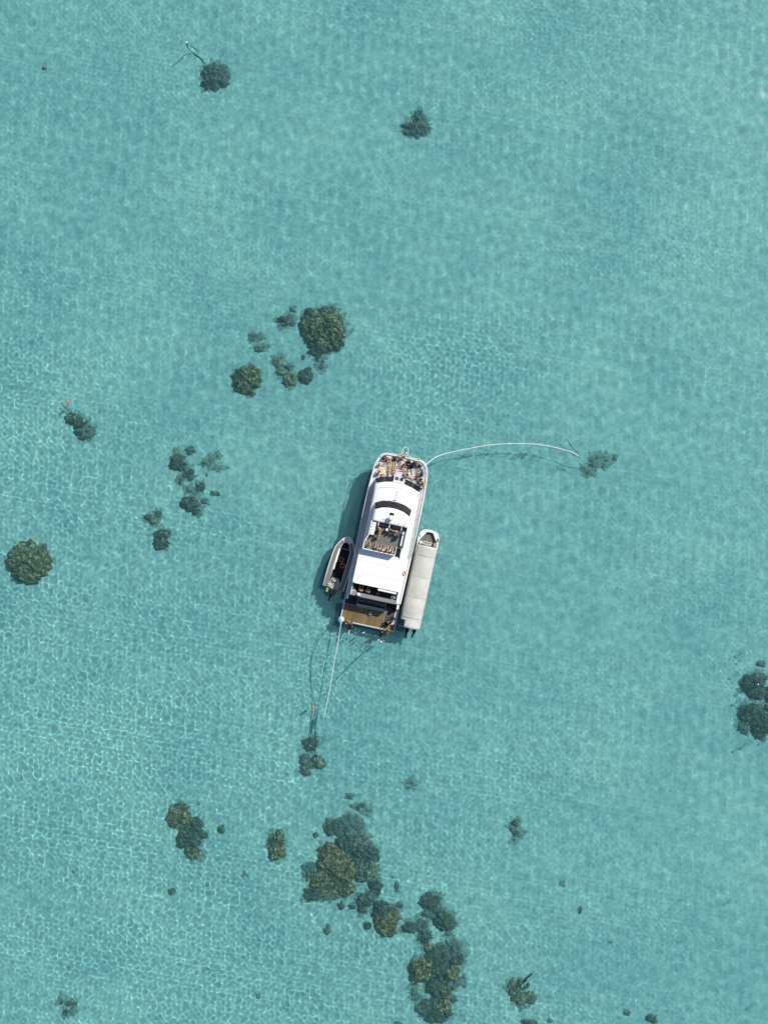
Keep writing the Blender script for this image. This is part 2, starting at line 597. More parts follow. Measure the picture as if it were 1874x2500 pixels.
# handrail round the bow with the pulpit loop
rail = [(3.74, 10.5, 3.05), (3.76, 13, 3.15), (3.76, 16, 3.25), (3.72, 18.5, 3.3), (3.62, 20.6, 3.35), (3.46, 21.8, 3.4), (3.18, 22.55, 3.4), (2.78, 23.02, 3.4), (2.2, 23.25, 3.4), (1.3, 23.3, 3.4), (0.66, 23.36, 3.42),
        (0.43, 23.50, 3.45), (0.37, 23.85, 3.5), (0.36, 24.15, 3.5), (0.24, 24.42, 3.5), (0.0, 24.52, 3.5)]
full = rail + [(-x, y, z) for x, y, z in reversed(rail[:-1])]
hr = MB().tube(smooth_path(full, 4), 0.045, 8).build('handrail', WHITE, BOAT, smooth=True)
MB().tube([(x * 0.995, y, z - 0.42) for x, y, z in smooth_path(full, 3)], 0.018, 6).build('mid_rail', METAL, hr, smooth=True)
st = MB().tube([(0, 0, -1.02), (0, 0, 0)], 0.022, 6).build('stanchion', METAL, hr)
st.location = (3.76, 16, 3.25)
for x, y, z in [(3.74, 10.5, 3.05), (3.76, 13, 3.15), (3.72, 18.5, 3.3), (3.62, 20.6, 3.35), (3.18, 22.55, 3.4), (2.2, 23.2, 3.4), (0.72, 23.25, 3.42), (-3.76, 16, 3.25), (-3.74, 10.5, 3.05), (-3.76, 13, 3.15), (-3.72, 18.5, 3.3), (-3.62, 20.6, 3.35), (-3.18, 22.55, 3.4), (-2.2, 23.2, 3.4), (-0.72, 23.25, 3.42)]:
    c = st.copy()
    COL.objects.link(c)
    c.parent = hr
    c.location = (x, y, z)
MB().box((0, 23.55, DK + 0.02), (0.56, 0.72, 0.10)).build('pulpit_step', WHITE, BOAT, bevel=0.02)

# lower cabin with raked, faceted front windows
LB = [(-3.06, 19.70), (-1.97, 20.16), (-0.80, 20.40), (0.80, 20.40), (1.97, 20.16), (3.06, 19.70)]
LT = [(-2.88, 18.98), (-1.84, 19.38), (-0.75, 19.62), (0.75, 19.62), (1.84, 19.38), (2.88, 18.98)]
cabin_b = [(2.95, 7.2)] + [(2.97, 12.0), (3.0, 17.0)] + list(reversed(LB)) + [(-3.0, 17.0), (-2.97, 12.0), (-2.95, 7.2)]
cabin_t = [(2.80, 7.2)] + [(2.80, 12.0), (2.80, 17.0)] + list(reversed(LT)) + [(-2.80, 17.0), (-2.80, 12.0), (-2.80, 7.2)]
CT = 4.72
cabin = MB().prism(cabin_b, DK + 0.03, CT, pts_top=cabin_t).build('cabin', WHITE, BOAT)


def pane_strip(base, top, z0, z1, lo, hi, parent, skip=(), gap=0.03, name='window_pane', off=0.025, m=None):
    for i in range(len(base) - 1):
        if i in skip: continue
        b0, b1, t0, t1 = (Vector((*base[i], z0)), Vector((*base[i + 1], z0)), Vector((*top[i], z1)), Vector((*top[i + 1], z1)))
        g = gap / (b1 - b0).length
        q = []
        for s, t in ((g, lo), (1 - g, lo), (1 - g, hi), (g, hi)):
            q.append((b0.lerp(b1, s)).lerp(t0.lerp(t1, s), t))
        n = (q[1] - q[0]).cross(q[3] - q[0]).normalized()
        if n.z < 0: n = -n
        vs = [p + n * off for p in q] + [p - n * 0.01 for p in q]
        MB().add(vs, [(0, 1, 2, 3), (7, 6, 5, 4), (0, 4, 5, 1), (1, 5, 6, 2), (2, 6, 7, 3), (3, 7, 4, 0)]).build(name, m or GLASS, parent)


pane_strip(LB, LT, DK + 0.03, CT, 0.02, 0.99, cabin, skip=(2,), gap=0.012)
# the double door in the middle of the front
door = MB().prism([(-0.78, 20.0), (0.78, 20.0), (0.78, 20.46), (-0.78, 20.46)], DK + 0.05, 4.76, pts_top=[(-0.78, 19.4), (0.78, 19.4), (0.70, 19.90), (-0.70, 19.90)]).build('front_door', WHITE2, cabin, bevel=0.02)
for s in (-1, 1):
    b0 = Vector((s * 0.33, 20.38, 2.95)); t0 = Vector((s * 0.31, 19.98, 4.60))
    n = Vector((0, 0.972, 0.236))
    w = Vector((0.20, 0, 0))
    q = [b0 - w + n * 0.06, b0 + w + n * 0.06, t0 + w + n * 0.06, t0 - w + n * 0.06]
    q2 = [p - n * 0.05 for p in q]
    MB().add(q + q2, [(0, 1, 2, 3), (7, 6, 5, 4), (0, 4, 5, 1), (1, 5, 6, 2), (2, 6, 7, 3), (3, 7, 4, 0)]).build('door_pane', GLASS, door)
MB().box((0, 19.62, 4.80), (1.5, 0.30, 0.06)).build('door_hood', WHITE2, cabin, bevel=0.015)
# side windows
for s in (-1, 1):
    for k in range(6):
        y0 = 8.2 + k * 1.75
        MB().add([(s * 2.975, y0, 3.05), (s * 2.975, y0 + 1.5, 3.05), (s * 2.905, y0 + 1.5, 4.1), (s * 2.905, y0, 4.1), (s * 2.90, y0, 3.05), (s * 2.90, y0 + 1.5, 3.05), (s * 2.80, y0 + 1.5, 4.1), (s * 2.80, y0, 4.1)],
                 [(0, 1, 2, 3), (7, 6, 5, 4), (0, 4, 5, 1), (1, 5, 6, 2), (2, 6, 7, 3), (3, 7, 4, 0)]).build('side_window', GLASS, cabin)

# cabin roof: a low rounded coachroof from the front windows to the wheelhouse
def crown(p): return 4.36 + 0.34 * max(0.0, 1 - ((p[1] - 15.5) / 4.2) ** 2) * (1 - (p[0] / 3.6) ** 2) if p[1] > 11 else 4.40
gridr = []
for i in range(21):
    v = 9.6 + (19.56 - 9.6) * i / 20
    row = []
    for j in range(17):
        t = -1 + 2 * j / 16
        hw = 2.92 if v < 18.5 else 2.92 + 0.02
        y = v - (0.62 * t * t * max(0, (v - 16.5) / 3.1))
        z = 4.74 + 0.22 * (1 - t * t) * min(1, max(0, (19.8 - v) / 2.5)) + 0.06 * (1 - abs(t) ** 6)
        row.append((t * hw, y, z))
    gridr.append(row)
croof = MB().sheet(gridr).build('coachroof', ROOF, BOAT, smooth=True)
sol = croof.modifiers.new('solid', 'SOLIDIFY'); sol.thickness = 0.06; sol.offset = -1
for k, v in enumerate((18.35, 18.02, 17.68)):
    MB().lathe([(0.07, 0), (0.07, 0.05), (0.03, 0.09)], (0.10, v, 5.02), 10).build('roof_vent', LGREY, croof)
MB().box((0.0, 17.3, 5.08), (0.28, 0.07, 0.10)).build('light_bar', BLACK, croof)

# wheelhouse with the second band of raked windows, then the open fly deck behind
WB = [(-2.42, 16.50), (-1.52, 16.98), (-0.55, 17.18), (0.55, 17.18), (1.52, 16.98), (2.42, 16.50)]
WT = [(-2.27, 15.58), (-1.46, 16.00), (-0.53, 16.19), (0.53, 16.19), (1.46, 16.00), (2.27, 15.58)]
WZ0, WZ1 = 4.84, 6.42
wb = [(2.45, 14.2)] + list(reversed(WB)) + [(-2.45, 14.2)]
wt = [(2.30, 14.2)] + list(reversed(WT)) + [(-2.30, 14.2)]
wheel = MB().prism(wb, WZ0, WZ1, pts_top=wt).build('wheelhouse', WHITE, BOAT)
pane_strip(WB, WT, WZ0, WZ1, 0.03, 0.985, wheel, gap=0.004)
for s, x in ((-1, -0.25), (1, 0.95)):
    MB().tube([(x, 17.05, 5.16), (x + 0.30, 16.78, 5.66)], 0.014, 6).build('wiper', BLACK, wheel)
gr = []
for i in range(9):
    row = []
    for j in range(13):
        t = -1 + 2 * j / 12
        yf = 16.22 - 0.62 * t * t
        y = 14.15 + (yf - 14.15) * i / 8
        row.append((t * 2.31, y, 6.45 + 0.10 * (1 - t * t) * (1 - (i / 8) ** 3)))
    gr.append(row)
wroof = MB().sheet(gr).build('wheelhouse_roof', ROOF, wheel, smooth=True)
s_ = wroof.modifiers.new('solid', 'SOLIDIFY'); s_.thickness = 0.06; s_.offset = -1
MB().prism([(-0.28, 15.18), (0.28, 15.18), (0.26, 15.62), (-0.26, 15.62)], 6.55, 6.60).build('roof_hatch', GLASS, wheel)
mast = MB().tube([(0.0, 14.72, 6.5), (0.0, 14.72, 7.14)], 0.07, 8).tube([(0, 14.4, 6.5), (0, 14.72, 7.0)], 0.04, 6).build('radar_mast', WHITE, BOAT, smooth=True)
MB().lathe([(0.20, 0), (0.34, 0.04), (0.36, 0.12), (0.32, 0.22), (0.18, 0.28), (0.02, 0.30)], (0.0, 14.95, 7.12), 20).build('radar_dome', WHITE, mast, smooth=True)
MB().box((0, 14.8, 7.07), (0.16, 0.5, 0.06)).build('mast_bracket', WHITE, mast)
for x, y in ((-0.9, 14.6), (1.15, 14.5), (1.75, 14.62), (1.95, 14.42)):
    MB().tube([(x, y, 6.5), (x, y, 6.74)], 0.05, 8).build('deck_fitting', LGREY, wheel)

for x in (-1.7, 0.6, 1.9):
    MB().tube([(x, 14.35, 6.5), (x + 0.05, 14.2, 8.2)], 0.012, 5).build('whip_aerial', WHITE2, wheel)
for y in (18.9, 17.6):
    MB().tube([(t * 2.6, y - 0.55 * t * t, 4.98 - 0.17 * t * t) for t in [-1 + k / 8 for k in range(17)]], 0.012, 4).build('roof_seam', LGREY, croof)

# fly deck floor, coamings, dash, seat locker
FL = 5.50
fly = MB().prism([(-2.60, 10.42), (1.40, 10.42), (1.40, 11.42), (2.30, 11.52), (2.30, 14.12), (-2.28, 14.12), (-2.28, 12.2), (-2.62, 11.3)], 4.90, FL).build('fly_deck', GREY, BOAT)
def wall(pts, w, z0, z1, name='coaming', m=WHITE, parent=fly):
    b = MB()
    for (x0, y0), (x1, y1) in zip(pts, pts[1:]):
        L = math.hypot(x1 - x0, y1 - y0)
        b.box(((x0 + x1) / 2, (y0 + y1) / 2, (z0 + z1) / 2), (L + w * 0.6, w, z1 - z0), math.atan2(y1 - y0, x1 - x0))
    return b.build(name, m, parent, bevel=0.015)
wall([(-2.36, 14.1), (-2.36, 12.2), (-2.70, 11.3), (-2.70, 10.36)], 0.13, 4.88, 6.45)
wall([(-2.66, 10.34), (1.46, 10.34)], 0.12, 4.88, 6.43)
wall([(1.47, 10.36), (1.47, 11.45)], 0.09, 4.88, 6.41)
wall([(2.38, 14.1), (2.38, 11.6)], 0.16, 4.88, 6.45)
MB().box((-2.0, 13.15, 6.03), (0.60, 1.68, 1.0)).build('seat_locker', WHITE, fly, bevel=0.05)
for k in range(4):
    MB().box((-2.0, 12.55 + k * 0.4, 6.54), (0.56, 0.03, 0.012)).build('locker_slat', LGREY, fly)
MB().box((-1.05, 13.86, 5.94), (1.1, 0.32, 0.85)).build('dash', BLACK, fly, bevel=0.03)
MB().box((1.0, 13.86, 5.94), (1.15, 0.32, 0.85)).build('dash', BLACK, fly, bevel=0.03)
for x in (-1.42, 0.02, 1.62):
    MB().box((x, 13.85, 6.40), (0.10, 0.48, 0.12)).build('dash_rib', WHITE, fly, bevel=0.02)
MB().box((-0.2, 13.35, 5.97), (0.34, 0.36, 0.95)).build('helm_console', WHITE, fly, bevel=0.05)
MB().torus((-0.2, 13.1, 6.27), 0.19, 0.02, 16, 6, Matrix.Rotation(R(60), 3, 'X')).build('steering_wheel', BLACK, fly)
MB().box((0.05, 10.66, 5.72), (2.6, 0.42, 0.44)).build('rear_bench', LGREY, fly, bevel=0.03)
MB().box((2.08, 12.6, 5.76), (0.42, 1.9, 0.52)).build('side_bench', WHITE, fly, bevel=0.04)
MB().box((0.75, 13.45, 5.72), (1.2, 0.36, 0.44)).build('front_bench', LGREY, fly, bevel=0.03)
# stair down to the aft deck
stair = empty('stair', (0, 0, 0), 0, BOAT)
for k in range(5):
    MB().box((1.88, 11.12 - k * 0.21, 5.46 - k * 0.04), (0.60, 0.20, 0.05)).build('tread', BLACK, stair)
MB().box((2.26, 10.70, 5.35), (0.06, 1.15, 0.5)).build('stair_side', WHITE, stair)
MB().tube([(1.50, 11.6, 6.4), (1.60, 11.85, 6.05), (1.85, 11.65, 5.9), (2.25, 11.95, 5.8)], 0.025, 6).build('stair_rail', BLACK, stair)

# aft sun roof on posts, over the shaded aft deck
def rounded(x0, x1, y0, y1, r, n=5):
    out = []
    for cx, cy_, a0 in ((x1 - r, y1 - r, 0), (x0 + r, y1 - r, 90), (x0 + r, y0 + r, 180), (x1 - r, y0 + r, 270)):
        for k in range(n + 1):
            a = R(a0 + 90 * k / n)
            out.append((cx + r * math.cos(a), cy_ + r * math.sin(a)))
    return out
aroof = MB().prism(rounded(-3.14, 3.10, 5.68, 10.22, 0.28), 5.10, 5.22).build('aft_roof', ROOF, BOAT, bevel=0.03)
for y in (7.2, 8.7):
    MB().box((0, y, 5.222), (6.0, 0.015, 0.008)).build('roof_seam', LGREY, aroof)
MB().box((1.55, 5.52, 5.04), (2.45, 0.30, 0.05)).build('roof_flap', ROOF, aroof)
MB().box((1.55, 5.35, 5.0), (2.5, 0.05, 0.07)).build('awning_roller', LGREY, aroof)
for x, y in ((-2.98, 5.9), (2.95, 5.9)):
    MB().tube([(x, y, 3.3), (x, y, 5.10)], 0.045, 8).build('roof_post', WHITE, aroof)
for s in (-1, 1):
    MB().box((s * 3.05, 7.0, 3.42), (0.10, 5.7, 1.90)).build('side_screen', WHITE, aroof)
aft = MB().prism([(-3.0, 4.05), (3.0, 4.05), (3.0, 7.19), (-3.0, 7.19)], 2.2, 3.32).build('aft_deck', DFLOOR, BOAT)
MB().box((0, 4.06, 2.40), (6.35, 0.16, 3.66)).build('rear_wall', WHITE, aft, bevel=0.02)
MB().box((0.0, 4.24, 4.27), (6.3, 0.50, 0.05)).build('wall_cap', mat('grey_cap', (0.24, 0.24, 0.235), 0.7, 0.3), aft, bevel=0.015)
for s in (-1, 1):
    MB().box((s * 3.42, 4.55, 1.55), (0.30, 2.7, 1.7)).build('side_wing', WHITE, BOAT, bevel=0.05)
    MB().prism([(s * 3.0, 4.3), (s * 3.0, 5.3), (s * 2.2, 4.3)], 3.33, 3.80).build('corner_shelf', LGREY, aft)
MB().box((0.2, 4.85, 3.54), (4.6, 0.45, 0.42)).build('aft_bench', DFLOOR, aft, bevel=0.03)

# stern platform laid with teak
plat = MB().prism([(-3.80, 0.0), (3.72, 0.0), (3.72, 3.98), (-3.80, 3.98)], 0.502, 0.585).build('stern_platform', WHITE2, BOAT, bevel=0.015)
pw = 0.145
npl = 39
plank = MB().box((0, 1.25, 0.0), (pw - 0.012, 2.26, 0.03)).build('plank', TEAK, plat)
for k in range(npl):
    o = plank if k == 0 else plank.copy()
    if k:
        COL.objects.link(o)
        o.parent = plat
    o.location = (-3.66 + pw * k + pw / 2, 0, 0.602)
MB().prism([(2.02, 0.75), (3.30, 1.15), (3.30, 3.6), (2.02, 3.6)], 0.588, 0.605).build('rubber_mat', mat('rubber_matting', (0.085, 0.08, 0.09), 0.9, 0.2, var=0.1), plat)
MB().prism([(2.0, 0.12), (3.6, 0.12), (3.6, 1.0), (2.0, 0.62)], 0.588, 0.612).build('step_board', TEAK, plat)
MB().box((0, -0.045, 0.545), (7.4, 0.09, 0.12)).build('stern_bumper', LGREY, plat, bevel=0.02)
rack = MB().box((-0.10, 2.55, 0.94), (3.95, 0.42, 0.05)).box((-0.10, 3.30, 1.02), (3.95, 0.55, 0.06)).box((-0.1, 2.36, 0.76), (3.95, 0.05, 0.32)).box((-2.05, 2.95, 0.8), (0.06, 1.2, 0.42)).box((1.85, 2.95, 0.8), (0.06, 1.2, 0.42)).build('tank_bench', LGREY, BOAT, bevel=0.01)
MB().box((-0.10, 3.72, 1.5), (3.95, 0.08, 0.08)).box((-0.10, 3.2, 1.25), (3.95, 0.05, 0.05)).build('rack_rail', METAL, rack)
def ladder(x, parent):
    b = MB()
    for s in (-0.24, 0.24):
        b.tube([(x + s, 0.32, 0.62), (x + s, 0.20, 1.25), (x + s, -0.12, 1.25), (x + s, -0.2, 0.55), (x + s, -0.45, -1.1)], 0.022, 6)
    for k in range(5):
        t = k / 5
        b.tube([(x - 0.24, -0.22 - 0.2 * t, 0.35 - 1.25 * t), (x + 0.24, -0.22 - 0.2 * t, 0.35 - 1.25 * t)], 0.02, 6)
    return wet(b.build('swim_ladder', METAL, parent))
MB().prism([(-3.66, 2.42), (1.98, 2.42), (1.98, 3.95), (-3.66, 3.95)], 0.588, 0.612).build('dark_panel', DFLOOR, plat)  # dark sheet over the forward part of the platform
ladder(-2.2, plat)
ladder(2.15, plat)

# loose gear on the boat (things of their own)
BM = BOAT.matrix_basis.copy() if False else Matrix.Translation(BOAT.location) @ Matrix.Rotation(HEAD, 4, 'Z')


def onboat(x, y, z): return BM @ Vector((x, y, z))


tank_lab = 'black air tank with dive vest strapped on, one of the row on the stern bench'
t0 = empty('dive_tank', onboat(0, 0, 0), HEAD)
MB().lathe([(0.06, 0), (0.092, 0.03), (0.092, 0.50), (0.07, 0.58), (0.03, 0.62)], (0, 0, 0), 12).build('cylinder', NEOP, t0, smooth=True)
vv = MB()
for s in (-1, 1):
    vv.tube([(s * 0.09, -0.05, 0.55), (s * 0.14, -0.14, 0.46), (s * 0.16, -0.16, 0.28), (s * 0.12, -0.12, 0.10)], [0.05, 0.075, 0.08, 0.05], 8)
vv.build('vest', NEOP, t0, smooth=True)
MB().lathe([(0.03, 0), (0.03, 0.06), (0.045, 0.07), (0.02, 0.10)], (0, 0, 0.62), 8).build('valve', METAL, t0)
tag(t0, tank_lab, 'dive gear', 'dive tanks in the stern rack')
def copy_tree(o, parent=None):
    c = o.copy()
    COL.objects.link(c)
    c.parent = parent
    for ch in list(o.children): copy_tree(ch, c)
    return c
for k in range(11):
    o = t0 if k == 0 else copy_tree(t0)
    o.location = onboat(-1.87 + k * 0.352, 3.36 + 0.03 * math.sin(k * 2.1), 1.052)
    o.rotation_euler = (0, 0, HEAD + R(rnd.uniform(-25, 25)))
    o.scale = (1.2, 1.35, 1.15)

b = MB().lathe([(0.17, 0), (0.22, 0.36), (0.235, 0.37), (0.235, 0.40), (0.205, 0.40), (0.155, 0.03)], (0, 0, 0), 20).build('bucket', mat('pale_blue_plastic', (0.42, 0.52, 0.72), 0.4, 0.4), None, smooth=False)
b.location = onboat(0.07, 1.78, 0.618)
tag(b, 'pale blue bucket standing on the teak stern platform', 'bucket')
b = MB()
for k in range(3):
    b.torus((0.01 * k, 0.012 * k, 0.03 + 0.05 * k), 0.24 + 0.01 * k, 0.026, 22, 6)
b = b.build('hose_coil', YELLOW, None, smooth=True)
b.location = onboat(-1.42, 2.02, 0.618)
tag(b, 'small coil of pale yellow hose on the teak beside the tank bench', 'hose')
b = MB().box((0, 0, 0.19), (0.42, 0.30, 0.38)).box((0, 0, 0.40), (0.44, 0.32, 0.05)).build('cool_box', WCLOTH, None, bevel=0.02)
b.location = onboat(-2.0, 4.30, 4.298); b.rotation_euler = (0, 0, HEAD)
tag(b, 'white cool box on the rear wall above the tanks', 'box')
b = MB().box((0, 0, 0.22), (0.42, 0.40, 0.05)).box((0, 0.2, 0.46), (0.42, 0.06, 0.5), rx=R(-12))
for sx in (-0.18, 0.18):
    for sy in (-0.17, 0.17): b.box((sx, sy, 0.1), (0.04, 0.04, 0.2))
b = b.build('deck_chair', WCLOTH, None, bevel=0.01)
b.location = onboat(2.45, 4.72, 3.803); b.rotation_euler = (0, 0, HEAD + R(-50))
tag(b, 'white plastic chair in the right rear corner of the shaded aft deck', 'chair')
# lifebuoy on the side of the aft roof
b = MB().torus((0, 0, 0), 0.30, 0.075, 26, 8, Matrix.Rotation(R(90), 3, 'Y')).build('lifebuoy', ORANGE, None, smooth=True)
b.location = onboat(3.19, 8.2, 4.95); b.rotation_euler = (0, R(-25), HEAD)
tag(b, 'orange ring lifebuoy hanging on the starboard edge of the aft roof', 'lifebuoy')
# wetsuits heaped beside the right wing
b = MB()
b.tube(smooth_path([(0, 0, 0.16), (0.35, 0.1, 0.3), (0.8, 0.05, 0.34), (1.05, -0.2, 0.2), (1.05, -0.7, 0.12)], 5), 0.17, 8)
b.tube(smooth_path([(-0.25, -0.2, 0.12), (0.1, -0.15, 0.24), (0.55, -0.25, 0.22), (0.9, -0.55, 0.14)], 5), 0.13, 8)
b = b.build('black_heap', NEOP, None, smooth=True)  # plain black rounded tubes in one heap
b.location = onboat(2.15, 3.38, 0.61); b.rotation_euler = (0, 0, HEAD)
tag(b, 'heap of black wetsuits at the right end of the tank bench', 'lumps')
# towels, a sheet for a cast shadow, and rope on the bow
def towel(cx, cy_, w, l, rz, m, name, label):
    g = []
    for i in range(9):
        row = []
        for j in range(7):
            x, y = (j / 6 - 0.5) * w, (i / 8 - 0.5) * l
            row.append((x + 0.05 * math.sin(y * 5 + j), y + 0.04 * math.sin(x * 7 + i), 0.02 + 0.03 * abs(math.sin(x * 6 + y * 4.3 + cx))))
        g.append(row)
    o = MB().sheet(g).build(name, m, None, smooth=True)
    s = o.modifiers.new('solid', 'SOLIDIFY'); s.thickness = 0.02; s.offset = 0
    o.location = onboat(cx, cy_, DK + 0.06)
    o.rotation_euler = (0, 0, HEAD + rz)
    tag(o, label, 'towel', 'beach towels on the bow deck')
STRIPE = mat('patterned_towel', (0.45, 0.46, 0.34), 0.95, 0.1, scale=5, col2=(0.72, 0.70, 0.58))
towel(-1.72, 22.1, 0.85, 1.55, R(28), CREAM, 'towel_or_shade_sheet', 'plain cream beach towel spread near the left front corner of the bow')
towel(-2.45, 20.95, 1.25, 1.25, R(4), STRIPE, 'towel_or_shade_sheet', 'mottled pale beach towel spread by the left front windows')
towel(1.10, 22.15, 0.75, 1.5, R(-48), NAVY, 'towel_or_shade_sheet', 'dark navy beach towel laid slantwise on the right half of the bow')  # dark sheet laid in place of the standing person's cast shadow
b = MB()
pts = []
for k in range(70):
    a = k * 0.42
    rr = 0.22 + 0.006 * k + 0.06 * math.sin(k * 1.7)
    pts.append((rr * math.cos(a) * 0.8, rr * math.sin(a) * 1.5, 0.03 + 0.0012 * k))
b.tube(smooth_path(pts, 2), 0.020, 6)
b = b.build('rope_coil', mat('grey_blue_rope', (0.16, 0.18, 0.25), 0.9, 0.1), None, smooth=True)
b.location = onboat(2.55, 21.55, DK + 0.055); b.rotation_euler = (0, 0, HEAD + R(12))
tag(b, 'loose coil of thin grey-blue rope on the right side of the bow deck', 'rope')

# ------------------------------------------------------------------ tender on the left: open aluminium workboat
TEN = empty('aluminium_tender', (-6.878, -10.364, 0), R(-17))
tag(TEN, 'open aluminium tender with grey side decks tied along the left side of the dive boat', 'boat')
th = [(1.46, 0.05), (1.50, 2.6), (1.45, 4.6), (1.36, 5.5), (1.08, 6.2), (0.70, 6.85), (0.34, 7.2), (0.0, 7.28)]
tout = mirror(th)
tin = mirror([(0.82, 0.62), (0.83, 2.6), (0.83, 4.6), (0.78, 5.45), (0.60, 5.9), (0.42, 6.3), (0.2, 6.5), (0, 6.52)])
tsh = lambda k: [(x * k, 0.2 + (y - 0.2) * (0.5 + 0.5 * k)) for x, y in tout]
wet(MB().prism(tsh(0.62), -0.42, 0.02, pts_top=tsh(0.86)).build('keel', ALU, TEN))
MB().ring(tout, tin, 0.10, 0.66).build('side_tank', ALU, TEN)
MB().prism([(x * 0.99, y * 0.995 + 0.01) for x, y in tout], 0.02, 0.24).build('hull', WHITE2, TEN)
MB().prism(tin, 0.20, 0.26).build('floor', BLACK, TEN)
gw = [(x, y, 0.69) for x, y in tout]
MB().tube([(x * 0.985, y - 0.01, 0.70) for x, y in tout], 0.065, 8).build('gunwale_tube', WHITE, TEN, smooth=True)
MB().tube([(x, y, 0.69) for x, y in smooth_path([(px_, py_, 0) for px_, py_ in tin], 1)[:]] if False else [(x, y, 0.69) for x, y in tin], 0.045, 8).build('inner_coaming', WHITE, TEN, smooth=True)
MB().box((-0.70, 4.0, 0.50), (0.22, 2.9, 0.34)).build('side_seat', WHITE, TEN, bevel=0.03)
MB().prism([(-0.72, 6.78), (-0.38, 6.36), (0.0, 6.66), (0.38, 6.36), (0.72, 6.78), (0.34, 7.16), (0, 7.24), (-0.34, 7.16)], 0.67, 0.74).build('bow_plate', WHITE2, TEN, bevel=0.015)
MB().box((0, 5.60, 0.58), (1.25, 0.16, 0.08)).build('thwart', ALU, TEN, bevel=0.015)
MB().prism([(-0.56, 1.45), (-0.81, 0.6), (-0.42, -0.02), (0.68, 0.0), (0.90, 0.75), (0.32, 1.52)], 0.24, 0.80).build('stern_deck', LGREY, TEN, bevel=0.03)
MB().box((-0.15, 1.15, 0.98), (0.45, 0.30, 0.36)).build('console', LGREY, TEN, bevel=0.03)
MB().torus((-0.15, 1.42, 1.05), 0.17, 0.02, 16, 6, Matrix.Rotation(R(65), 3, 'X')).build('steering_wheel', BLACK, TEN)
MB().box((-0.62, 0.50, 0.86), (0.5, 0.12, 0.1)).box((-0.62, 0.26, 0.86), (0.5, 0.10, 0.1)).build('stern_bracket', WHITE2, TEN)
MB().box((-0.72, -0.30, 0.42), (0.34, 0.72, 0.30)).box((0.60, -0.30, 0.42), (0.34, 0.72, 0.22)).build('stern_float', mat('dull_yellow', (0.30, 0.28, 0.13), 0.7, 0.3), TEN, bevel=0.04)


def outboard(parent, x, y, rz, s=1.0):
    o = empty('outboard_motor', (x, y, 0.5), rz, parent)
    o.scale = (s * 1.2,) * 3
    c = MB()
    pr = [(-0.20, -0.42), (0.20, -0.42), (0.24, -0.1), (0.20, 0.24), (-0.20, 0.24), (-0.24, -0.1)]
    c.prism(pr, 0.18, 0.62, pts_top=[(a * 0.8, b_ * 0.85) for a, b_ in pr])
    c.build('cowling', BLACK, o, bevel=0.05)
    wet(MB().tube([(0, -0.15, 0.2), (0, -0.55, -0.05), (0, -0.95, -0.18)], [0.13, 0.12, 0.10], 8).tube([(0, -0.75, -0.28), (0, -1.22, -0.30)], [0.10, 0.06], 8).build('drive_leg', BLACK, o, smooth=True))
    pb = MB()
    for k in range(3):
        a = k * 2 * math.pi / 3
        pb.box((math.cos(a) * 0.13, -1.18, -0.30 + math.sin(a) * 0.13), (0.18, 0.03, 0.10))
    wet(pb.build('propeller', BLACK, o))
    return o


outboard(TEN, -0.02, -0.28, R(-4), 1.0)
for (x, y), lb in (((-0.05, 4.07), 'orange ring lifebuoy lying in the tender, the one nearer its bow'), ((0.32, 3.34), 'orange ring lifebuoy lying in the tender, the one nearer its outboard')):
    ob = empty('lifebuoy', TEN.location + Matrix.Rotation(R(-17), 3, 'Z') @ Vector((x, y, 0.345)), R(rnd.uniform(0, 90)))
    MB().torus((0, 0, 0), 0.29, 0.075, 28, 8).build('ring', ORANGE, ob, smooth=True)
    for k in range(4):
        a = k * math.pi / 2
        MB().torus((0.29 * math.cos(a), 0.29 * math.sin(a), 0), 0.079, 0.012, 10, 5, Matrix.Rotation(a, 3, 'Z') @ Matrix.Rotation(R(90), 3, 'X')).build('white_band', WHITE, ob)
    tag(ob, lb, 'lifebuoy', 'lifebuoys in the tender')

# ------------------------------------------------------------------ covered passenger boat on the right
CV = empty('covered_boat', (3.390, -15.499, 0), R(-12.4))
tag(CV, 'long passenger boat under a pale canvas awning, right of the dive boat', 'boat')
ch = [(1.40, 0.15), (1.45, 4.0), (1.45, 9.0), (1.44, 11.2), (1.42, 12.2), (1.30, 12.75), (1.05, 13.12), (0.70, 13.32), (0.35, 13.38), (0, 13.40)]
cout = mirror(ch)
well = mirror([(1.22, 0.5), (1.25, 4.0), (1.25, 9.0), (1.25, 11.0), (1.22, 11.75), (0.96, 12.16), (0.70, 12.58), (0.42, 13.03), (0.20, 13.05), (0, 13.06)])
csh = lambda k: [(x * k, 0.3 + (y - 0.3) * (0.6 + 0.4 * k)) for x, y in cout]
wet(MB().prism(csh(0.6), -0.45, 0.12, pts_top=csh(0.88)).build('keel', WHITE2, CV))
MB().prism(csh(0.88), 0.12, 0.50, pts_top=csh(0.985)).build('hull', WHITE, CV)
MB().ring(cout, well, 0.45, 1.06).build('topside', WHITE, CV, bevel=0.02)
MB().prism(well, 0.46, 0.54).build('floor', mat('grey_floor', (0.15, 0.15, 0.125), 0.9, 0.2, var=0.12), CV)
for x in (-1.05, 1.05):
    MB().box((x, 6.0, 0.78), (0.40, 9.6, 0.46)).build('side_bench', WHITE2, CV, bevel=0.02)
